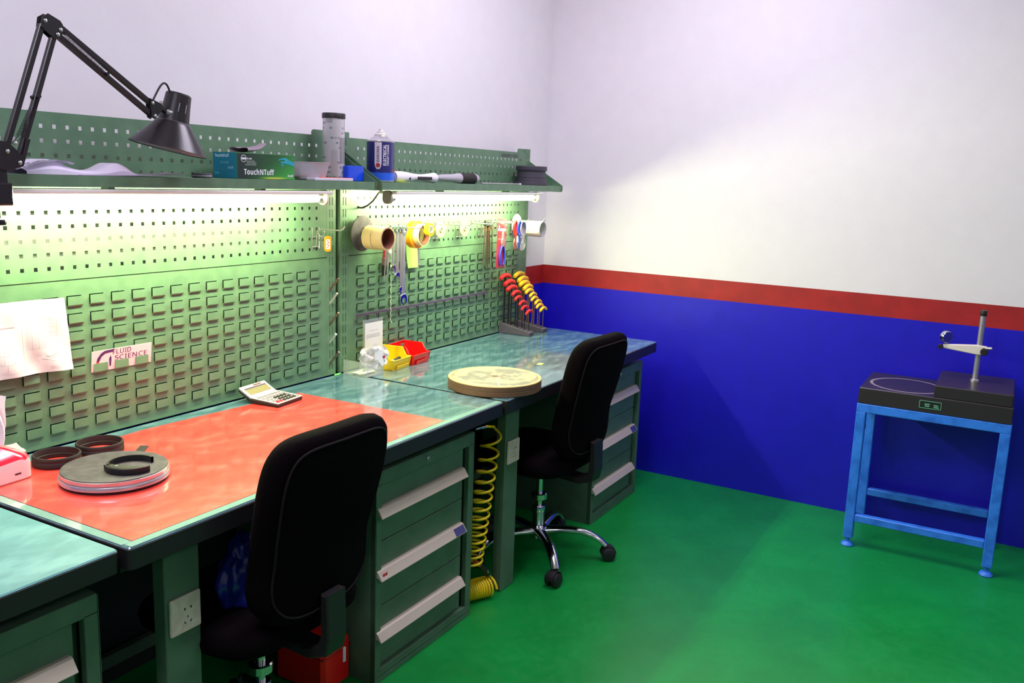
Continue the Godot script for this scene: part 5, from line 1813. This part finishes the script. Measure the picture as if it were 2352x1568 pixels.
func bench_things() -> void:
	var m := Mb.new()
	# calculator
	var t := thing("calculator", "desk calculator with tilted display, two red keys, half on the red sheet", "calculator", V(0.772, TOP + 0.0015, 0.192), 0.125)
	m.prism([P(0.0, 0.002), P(0.001, 0.012), P(-0.113, 0.018), P(-0.163, 0.046), P(-0.166, 0.036), P(-0.12, 0.004), P(-0.11, 0.0), P(-0.004, 0.0)], 0.0, 0.138, Transform3D(SIDE, Vector3.ZERO), 0.003)
	part("body", m, M.black_plastic, t)
	m = Mb.new()
	m.prism([P(0.0005, 0.0122), P(0.0, 0.0145), P(-0.113, 0.0205), P(-0.113, 0.0182)], 0.001, 0.137, Transform3D(SIDE, Vector3.ZERO), 0.001)
	var face := part("key_plate", m, mt(c8(226, 214, 196), 0.35), t)
	m = Mb.new()
	m.prism([P(-0.1135, 0.0183), P(-0.1135, 0.0206), P(-0.1625, 0.0485), P(-0.1635, 0.0463)], 0.001, 0.137, Transform3D(SIDE, Vector3.ZERO), 0.001)
	var dsp := part("display_frame", m, mt(c8(226, 214, 196), 0.35), t)
	var tb := Transform3D(Basis(Vector3.RIGHT, 0.519), V(0.069, 0.0345, -0.138))
	m = Mb.new()
	m.box(V(0, 0.0008, 0.004), V(0.112, 0.0012, 0.028), 0.0003, tb)
	part("display", m, mt(c8(138, 130, 92), 0.15), dsp)
	m = Mb.new()
	m.box(V(0, 0.0012, -0.012), V(0.112, 0.0012, 0.006), 0.0003, tb)
	part("display_shade", m, mt(c8(84, 72, 92), 0.4), dsp)
	m = Mb.new()
	m.box(V(0.02, 0.0009, -0.021), V(0.04, 0.0012, 0.005), 0.0003, tb)
	part("solar_cell", m, mt(c8(120, 70, 60), 0.25), dsp)
	for r in 5:
		for c in 7:
			var z := -0.012 - 0.0195 * r
			var x := 0.0165 + 0.0175 * c
			var kc: Material = M.grey_plastic
			if r < 3 and c >= 2 and c <= 5:
				kc = M.black_plastic
			if r == 0 and c == 1 or r == 1 and c == 1:
				kc = mt(c8(214, 40, 60), 0.35) if r == 0 else kc
			if r == 0 and c == 0:
				kc = mt(c8(214, 40, 60), 0.35)
			m = Mb.new()
			m.box(V(x, 0.0165 - z * 0.053, z), V(0.0125, 0.0046, 0.0125), 0.0016)
			part("key", m, kc, face)
	# two black rings
	for k in 2:
		t = thing("black_ring", ["black plastic ring on the bench against the tissue pack", "black plastic ring with inner ledge, behind the chrome-rimmed disc"][k], "ring", V([0.016, 0.146][k], TOP + [0.0014, 0.0014][k], [0.138, 0.134][k]))
		var R: float = [0.06, 0.0625][k]
		m = Mb.new()
		m.lathe([P(R - 0.008, 0), P(R - 0.002, 0), P(R, 0.003), P(R, 0.014), P(R - 0.0015, 0.016), P(R - 0.0005, 0.018), P(R - 0.0005, 0.026), P(R - 0.002, 0.028), P(R - 0.0055, 0.028), P(R - 0.006, 0.026), P(R - 0.006, 0.012), P(R - 0.009, 0.011), P(R - 0.009, 0.002), P(R - 0.008, 0)], 56)
		part("band", m, M.black_rubber, t)
		m = Mb.new()
		m.lathe(ring_prof(R - 0.0105, R - 0.0089, 0.004, 0.0075), 56)
		part("inner_lip", m, M.black_plastic, t)
	# chrome-rimmed disc with open collar
	t = thing("seal_disc", "flat disc with black top and double chrome rim on the red sheet", "disc", V(0.029, TOP + 0.0013, 0.358))
	m = Mb.new()
	m.lathe([P(0, 0), P(0.126, 0), P(0.128, 0.002), P(0.128, 0.005), P(0.126, 0.0065)], 64)
	part("base", m, M.black_rubber, t)
	m = Mb.new()
	m.lathe([P(0.125, 0.006), P(0.1295, 0.0065), P(0.131, 0.008), P(0.131, 0.0165), P(0.1295, 0.0185), P(0.126, 0.019)], 72)
	part("lower_rim", m, M.steel, t)
	m = Mb.new()
	m.lathe([P(0.126, 0.0185), P(0.126, 0.0205), P(0.1275, 0.0212), P(0.1275, 0.0295), P(0.126, 0.0305)], 72)
	part("upper_rim", m, M.steel, t)
	m = Mb.new()
	m.lathe([P(0.1255, 0.03), P(0.1265, 0.0308), P(0.1255, 0.0325), P(0, 0.033)], 64)
	part("black_top", m, M.rubber_disc, t)
	t = thing("open_collar", "black open collar with a screw hole lying on the chrome-rimmed disc", "collar", V(0.045, TOP + 0.0346, 0.402), -0.35)
	m = Mb.new()
	m.lathe(ring_prof(0.052, 0.0585, 0.0, 0.0155), 40, Transform3D.IDENTITY, 40.0, PI * 1.0, PI * 1.95)
	m.lathe(ring_prof(0.0585, 0.0635, 0.0, 0.0155), 32, Transform3D.IDENTITY, 40.0, PI * 0.36, PI * 1.0)
	m.prism([P(-0.0635, 0.01), P(-0.0585, -0.022), P(-0.046, -0.045), P(-0.022, -0.0585), P(0.02, -0.06), P(0.0, -0.046), P(-0.018, -0.034), P(-0.03, -0.012), P(-0.046, 0.006)], 0.0, 0.0155, Transform3D(FLATUP, Vector3.ZERO), 0.001)
	part("collar", m, M.black_plastic, t)
	m = Mb.new()
	m.lathe([P(0.0, 0.016), P(0.006, 0.0162), P(0.009, 0.0158)], 20, at(-0.042, 0.0, 0.018))
	part("screw_hole", m, M.black, t)
	m = Mb.new()
	m.lathe([P(0.0, 0.0163), P(0.004, 0.0163)], 12, at(-0.041, 0.0003, 0.017))
	part("screw", m, M.zinc, t)
	t = thing("black_clip", "small black folded clip on the red sheet behind the chrome-rimmed disc", "clip", V(0.182, TOP + 0.0013, 0.262), 0.5)
	m = Mb.new()
	m.prism([P(-0.02, 0.0), P(0.014, 0.0), P(0.014, 0.004), P(-0.016, 0.006), P(-0.014, 0.014), P(0.022, 0.021), P(0.021, 0.0235), P(-0.018, 0.017)], -0.012, 0.012, Transform3D.IDENTITY, 0.0005)
	part("clip", m, M.black_plastic, t)
	m = Mb.new()
	m.tube([V(-0.012, 0.0075, -0.011), V(-0.012, 0.0075, 0.011)], 0.0014, 8)
	part("clip_pin", m, M.dark_grey, t)
	# tissue pack
	t = thing("tissue_pack", "white and red plastic pack of tissues at the left end of the red sheet", "tissues", V(-0.08, TOP + 0.0013, 0.19), 0.06)
	m = Mb.new()
	var g := []
	for r in [[0.02, 0.0], [0.96, 0.0], [1.0, 0.005], [1.0, 0.04], [0.985, 0.052], [0.9, 0.064], [0.5, 0.085], [0.2, 0.098], [0.02, 0.1]]:
		var row := []
		for j in 48:
			var a := TAU * j / 48
			row.append(V(signf(cos(a)) * pow(absf(cos(a)), 0.22) * 0.1 * r[0] - 0.1, r[1] + 0.003 * sin(j * 1.9) * (1.0 if r[1] > 0.05 else 0.0), signf(sin(a)) * pow(absf(sin(a)), 0.22) * 0.055 * r[0] - 0.055))
		g.append(row)
	m.grid(g.slice(0, 5), true, false)
	part("white_body", m, mt(c8(232, 214, 214), 0.3, 0.0, {"clearcoat_enabled": true, "clearcoat": 0.5}), t)
	m = Mb.new()
	m.grid(g.slice(4, 9), true, false)
	part("red_top", m, M.foil, t)
	m = Mb.new()
	var cr := crumple(0.16, 0.075, 14, 8, 0.004, 4)
	for row in cr:
		for j in row.size():
			var q: Vector3 = row[j]
			row[j] = V(q.x - 0.085, 0.062 + absf(q.z) + maxf(0.0, q.x) * 0.02, q.y - 0.055) + V(0, 0.014 * (1.0 - absf(q.y) / 0.0375), 0)
	m.grid(cr)
	part("clear_film", m, M.film, t)
	m = Mb.new()
	var tis := []
	for i in 9:
		var row := []
		var u := i / 8.0
		for j in 15:
			var v := j / 14.0 - 0.5
			row.append(V(-0.06 + v * lerpf(0.05, 0.085, u) + 0.008 * sin(u * 5.0), 0.09 + 0.125 * u - 0.03 * v * v, -0.055 + 0.018 * sin(v * 9.0 + u * 2.0) * (1.0 - 0.4 * u)))
		tis.append(row)
	m.grid(tis)
	part("tissue", m, mt(c8(240, 236, 240), 0.9, 0.0, {"cull_mode": BaseMaterial3D.CULL_DISABLED}), t)
	m = Mb.new()
	m.box(V(-0.043, 0.02, 0.0004), V(0.016, 0.004, 0.0008), 0.0)
	part("print_mark", m, mt(c8(90, 20, 34), 0.5), t)
	# stone disc on the far bench
	t = thing("stone_disc", "thick round stained lapping disc at the front corner of the far bench", "disc", V(1.499, TOP + 0.0003, 0.605), 0.4)
	m = Mb.new()
	m.lathe([P(0, 0), P(0.177, 0), P(0.179, 0.002), P(0.179, 0.018), P(0.1775, 0.0195), P(0.179, 0.021), P(0.179, 0.0385)], 72)
	part("rim", m, M.stone_rim, t)
	m = Mb.new()
	m.lathe([P(0.179, 0.0385), P(0.1775, 0.041)], 72)
	part("worn_edge", m, mt(c8(206, 178, 112), 0.5), t)
	m = Mb.new()
	disc_top(m, 0.1776, 0.041)
	part("face", m, M.stone, t)
	m = Mb.new()
	m.lathe([P(0, 0.0415), P(0.011, 0.0415), P(0.013, 0.0411)], 24)
	part("centre_hole", m, M.black, t)
	# bins
	bin("yellow open-front plastic bin with a black stub in it, beside the acrylic box", 1.53, 0.072, 0.1, M.yellow)
	bin("red open-front plastic bin right of the yellow bin, against the panel", 1.668, 0.072, 0.08, M.red)
	t = thing("black_stub", "short black cylinder lying in the yellow bin", "cylinder", V(1.545, TOP + 0.028, 0.1), 0.2)
	m = Mb.new()
	m.tube([V(-0.03, 0, 0), V(0.03, 0.004, 0)], 0.008, 14)
	part("barrel", m, M.black, t)
	m = Mb.new()
	m.tube([V(-0.034, -0.0002, 0), V(-0.03, 0, 0)], 0.0086, 14)
	part("end_cap", m, M.white, t)
	t = thing("white_wad", "white paper wad under the black cylinder in the yellow bin", "wad", V(1.53, TOP + 0.0105, 0.095))
	m = Mb.new()
	g = []
	for i in 9:
		var row := []
		for j in 16:
			var ph := PI * i / 8.0 - PI / 2
			var a := TAU * j / 16
			var r := 1.0 + 0.18 * sin(a * 3.0 + i) + 0.12 * sin(a * 5.0 - i * 2.0)
			row.append(V(cos(a) * cos(ph) * 0.035 * r, sin(ph) * 0.008, sin(a) * cos(ph) * 0.02 * r))
		g.append(row)
	m.grid(g, true)
	part("wad", m, M.white, t)
	# clear acrylic box with tall leaflet pocket
	t = thing("leaflet_holder", "clear acrylic leaflet holder with low tray at the left corner of the far bench", "holder", V(1.318, TOP + 0.0003, 0.012))
	m = Mb.new()
	m.box(V(0.05, 0.0012, 0.06), V(0.1, 0.0022, 0.122))
	m.box(V(0.05, 0.028, 0.121), V(0.1, 0.056, 0.002))
	m.box(V(0.0, 0.028, 0.06), V(0.002, 0.056, 0.122))
	m.box(V(0.1, 0.028, 0.06), V(0.002, 0.056, 0.122))
	part("tray", m, M.clear, t)
	m = Mb.new()
	m.box(V(0.1, 0.108, 0.066), V(0.122, 0.214, 0.002))
	m.box(V(0.1, 0.05, 0.076), V(0.122, 0.1, 0.002))
	part("pocket", m, M.clear, t)
	m = Mb.new()
	for q in [[0.0, 0.0, 0.121, 0.0, 0.056, 0.121], [0.1, 0.0, 0.121, 0.1, 0.056, 0.121], [0.0, 0.056, 0.121, 0.1, 0.056, 0.121], [0.039, 0.0, 0.066, 0.039, 0.215, 0.066], [0.161, 0.0, 0.066, 0.161, 0.215, 0.066]]:
		m.tube([V(q[0], q[1], q[2]), V(q[3], q[4], q[5])], 0.0009, 6)
	part("polished_edge", m, mt(Color(0.75, 0.7, 0.55, 0.75), 0.1, 0.0, {"transparency": BaseMaterial3D.TRANSPARENCY_ALPHA}), t)
	t = thing("leaflet", "white and pale yellow printed leaflet standing in the clear holder", "leaflet", V(1.418, TOP + 0.002, 0.083))
	m = Mb.new()
	m.box(V(0, 0.1, 0), V(0.113, 0.2, 0.0008))
	part("paper", m, M.paper, t)
	m = Mb.new()
	m.quad(V(-0.0563, 0.0, 0.0006), V(0.0563, 0.0, 0.0006), V(0.0563, 0.2, 0.0006), V(-0.0563, 0.2, 0.0006), V(0, 0, 1), true)
	part("print", m, M.card_print, t)
	t = thing("plastic_bag", "crumpled clear plastic bag with a red tulip mark leaning on the leaflet holder", "bag", V(1.367, TOP + 0.069, 0.118), -0.25)
	m = Mb.new()
	cr = crumple(0.14, 0.085, 18, 12, 0.009, 17)
	for row in cr:
		for j in row.size():
			var q: Vector3 = row[j]
			var s := 1.0 - 0.35 * pow(absf(q.x) / 0.07, 4.0)
			row[j] = V(q.x, q.y * s + 0.004, q.z + 0.006)
	m.grid(cr, false, true)
	part("film", m, mt(Color(0.94, 0.9, 0.9, 0.72), 0.15, 0.0, {"transparency": BaseMaterial3D.TRANSPARENCY_ALPHA, "cull_mode": BaseMaterial3D.CULL_DISABLED}), t)
	m = Mb.new()
	m.prism([P(-0.005, 0.03), P(0.035, 0.034), P(0.066, 0.008), P(0.04, -0.038), P(0.006, -0.004)], 0.0145, 0.0152)
	var cd := part("white_flap", m, M.white, t)
	m = Mb.new()
	m.prism([P(0.036, 0.008), P(0.04, 0.005), P(0.044, 0.007), P(0.048, 0.005), P(0.052, 0.008), P(0.049, -0.004), P(0.039, -0.004)], 0.0153, 0.0156)
	part("tulip_mark", m, mt(c8(190, 34, 70), 0.5), cd)
	m = Mb.new()
	m.prism([P(0.043, -0.004), P(0.045, -0.004), P(0.0475, -0.016), P(0.049, -0.021), P(0.047, -0.021), P(0.045, -0.016)], 0.0153, 0.0156)
	m.prism([P(-0.055, 0.022), P(-0.03, 0.026), P(-0.03, 0.0275), P(-0.055, 0.0235)], 0.0153, 0.0156)
	m.prism([P(-0.057, 0.012), P(-0.034, 0.016), P(-0.034, 0.0175), P(-0.057, 0.0135)], 0.0153, 0.0156)
	part("grey_print", m, M.ink_grey, cd)
	# cards and scraps lying in the tray
	var names := ["white business card on top in the clear tray", "cream business card in the middle of the clear tray", "dark card at the bottom of the clear tray"]
	for k in 3:
		t = thing("card", names[k], "card", V(1.366, TOP + 0.003 + 0.0022 * (2 - k), 0.075), [0.18, -0.12, 0.3][k], "")
		m = Mb.new()
		m.box(V(0, 0.0008, 0), V(0.088, 0.0014, 0.052), 0.0002)
		part("paper", m, [M.white, mt(c8(226, 222, 150), 0.7), mt(c8(70, 62, 80), 0.6)][k], t)
	t = thing("green_scrap", "small torn green scrap on the bench where the two panels meet", "scrap", V(1.28, TOP + 0.0008, 0.008), 0.2)
	m = Mb.new()
	m.prism([P(-0.03, -0.008), P(-0.004, 0.007), P(0.024, 0.004), P(0.03, -0.006), P(0.004, -0.012)], 0.0, 0.0022, Transform3D(FLATUP, Vector3.ZERO), 0.0006)
	part("scrap", m, mt(c8(96, 176, 96), 0.6), t)
	# hex key stands
	hex_set("dark grey wedge stand holding the red T-handle hex keys on the far bench", 2.565, 8, M.red_grip, M.black_paint, "red", 0.142)
	hex_set("dark grey wedge stand holding the yellow T-handle hex keys, nearest the wall", 2.712, 10, M.yellow_grip, mt(c8(150, 120, 50), 0.35, 0.6), "yellow", 0.145)
	t = thing("yellow_label", "small faded yellow tape mark stuck on the far bench top", "tape mark", V(1.985, TOP + 0.0003, 0.545), 0.2)
	m = Mb.new()
	m.prism([P(-0.02, -0.01), P(0.02, -0.012), P(0.022, 0.012), P(-0.018, 0.013)], 0.0, 0.0004, Transform3D(FLATUP, Vector3.ZERO))
	part("tape", m, mt(c8(196, 190, 90), 0.5), t)

# ---------------------------------------------------------------- things below the benches
func under_things() -> void:
	var m := Mb.new()
	var t := thing("coil_hose", "yellow coiled air hose hanging between the drawer cabinet and the bench leg", "hose", V(0, 0, 0))
	var pts := [V(1.3, 0.694, 0.668), V(1.33, 0.692, 0.672), V(1.36, 0.688, 0.69)]
	var turns := 14
	for i in turns * 16 + 1:
		var u := float(i) / (turns * 16)
		var a := TAU * i / 16.0 - 0.4
		var k := pow(u, 0.72)
		var c := V(1.388, 0.665, 0.668).lerp(V(1.292, 0.16, 0.655), k)
		pts.append(c + V(cos(a) * 0.035, 0, sin(a) * 0.035))
	m.tube(pts, 0.0049, 8)
	part("hanging_coil", m, M.hose, t)
	m = Mb.new()
	pts = []
	for i in 15 * 14 + 1:
		var u := float(i) / (15 * 14)
		var a := TAU * i / 14.0
		var c := V(1.402, 0.042, 0.678).lerp(V(1.275, 0.04, 0.6), pow(u, 0.8) + 0.0)
		var d := V(0.18, 0.0, 0.08).normalized()
		var sd := d.cross(Vector3.UP)
		pts.append(c + sd * cos(a) * 0.036 + Vector3.UP * sin(a) * 0.036)
	m.tube(pts, 0.0049, 8)
	part("lying_coil", m, M.hose, t)
	m = Mb.new()
	m.tube([V(1.272, 0.694, 0.664), V(1.3, 0.694, 0.668)], 0.0055, 10)
	m.tube([V(1.3, 0.694, 0.668), V(1.326, 0.6925, 0.6715)], 0.0075, 10)
	part("hose_coupling", m, M.chrome, t)
	t = thing("blow_gun", "black air gun with orange collar hanging at the lower end of the yellow hose", "air gun", V(1.33, 0.15, 0.662))
	m = Mb.new()
	m.tube([V(-0.03, 0.022, 0), V(0.0, 0.002, 0.002)], 0.0095, 12)
	part("orange_collar", m, mt(c8(222, 110, 30), 0.4), t)
	m = Mb.new()
	m.tube([V(0.0, 0.002, 0.002), V(0.03, -0.025, 0.006), V(0.055, -0.056, 0.01)], [0.01, 0.0085, 0.011], 12)
	part("body", m, M.black_plastic, t)
	m = Mb.new()
	m.tube([V(0.04, -0.036, 0.012), V(0.062, -0.064, 0.014)], 0.0065, 12)
	part("connector", m, M.chrome, t)
	m = Mb.new()
	m.tube([V(-0.025, 0.024, 0.0), V(0.02, 0.048, -0.004), V(0.06, 0.066, -0.006)], 0.002, 8)
	part("nozzle_tube", m, M.zinc, t)
	m = Mb.new()
	m.tube([V(0.06, 0.066, -0.006), V(0.07, 0.0705, -0.006)], 0.0042, 10)
	part("nozzle", m, M.white, t)
	# red case beside the cabinet
	t = thing("red_case", "red plastic case on the floor against the cabinet, behind the front chair", "case", V(0.6, 0.0, 0.5))
	m = Mb.new()
	m.box(V(0, 0.08, 0), V(0.13, 0.158, 0.2), 0.012)
	part("shell", m, M.red, t)
	m = Mb.new()
	m.box(V(0.03, 0.1, 0.102), V(0.012, 0.05, 0.006), 0.002)
	part("latch", m, M.white, t)
	m = Mb.new()
	m.box(V(0.0, 0.12, 0), V(0.132, 0.004, 0.202), 0.001)
	part("lid_joint", m, mt(c8(120, 10, 12), 0.4), t)
	# blue bag on the seat
	t = thing("blue_bag", "crumpled blue plastic bag lying on the seat of the front chair", "bag", V(0.168, 0.5, 0.66))
	m = Mb.new()
	var f := FastNoiseLite.new()
	f.seed = 31
	f.frequency = 1.0
	f.fractal_octaves = 3
	var g := []
	for i in 25:
		var row := []
		var ph := PI * i / 24.0 - PI / 2
		for j in 40:
			var a := TAU * j / 40
			var d := V(cos(a) * cos(ph), sin(ph), sin(a) * cos(ph))
			var r := 1.0 + 0.3 * (absf(f.get_noise_3dv(d * 0.75)) * 2.0 - 0.35)
			var q := d * r * V(0.072, 0.105, 0.055)
			row.append(V(q.x * (1.0 - 0.2 * q.y / 0.1), maxf(q.y, -0.06) + 0.061, q.z))
		g.append(row)
	m.grid(g, true)
	part("bag", m, M.bag_blue, t)
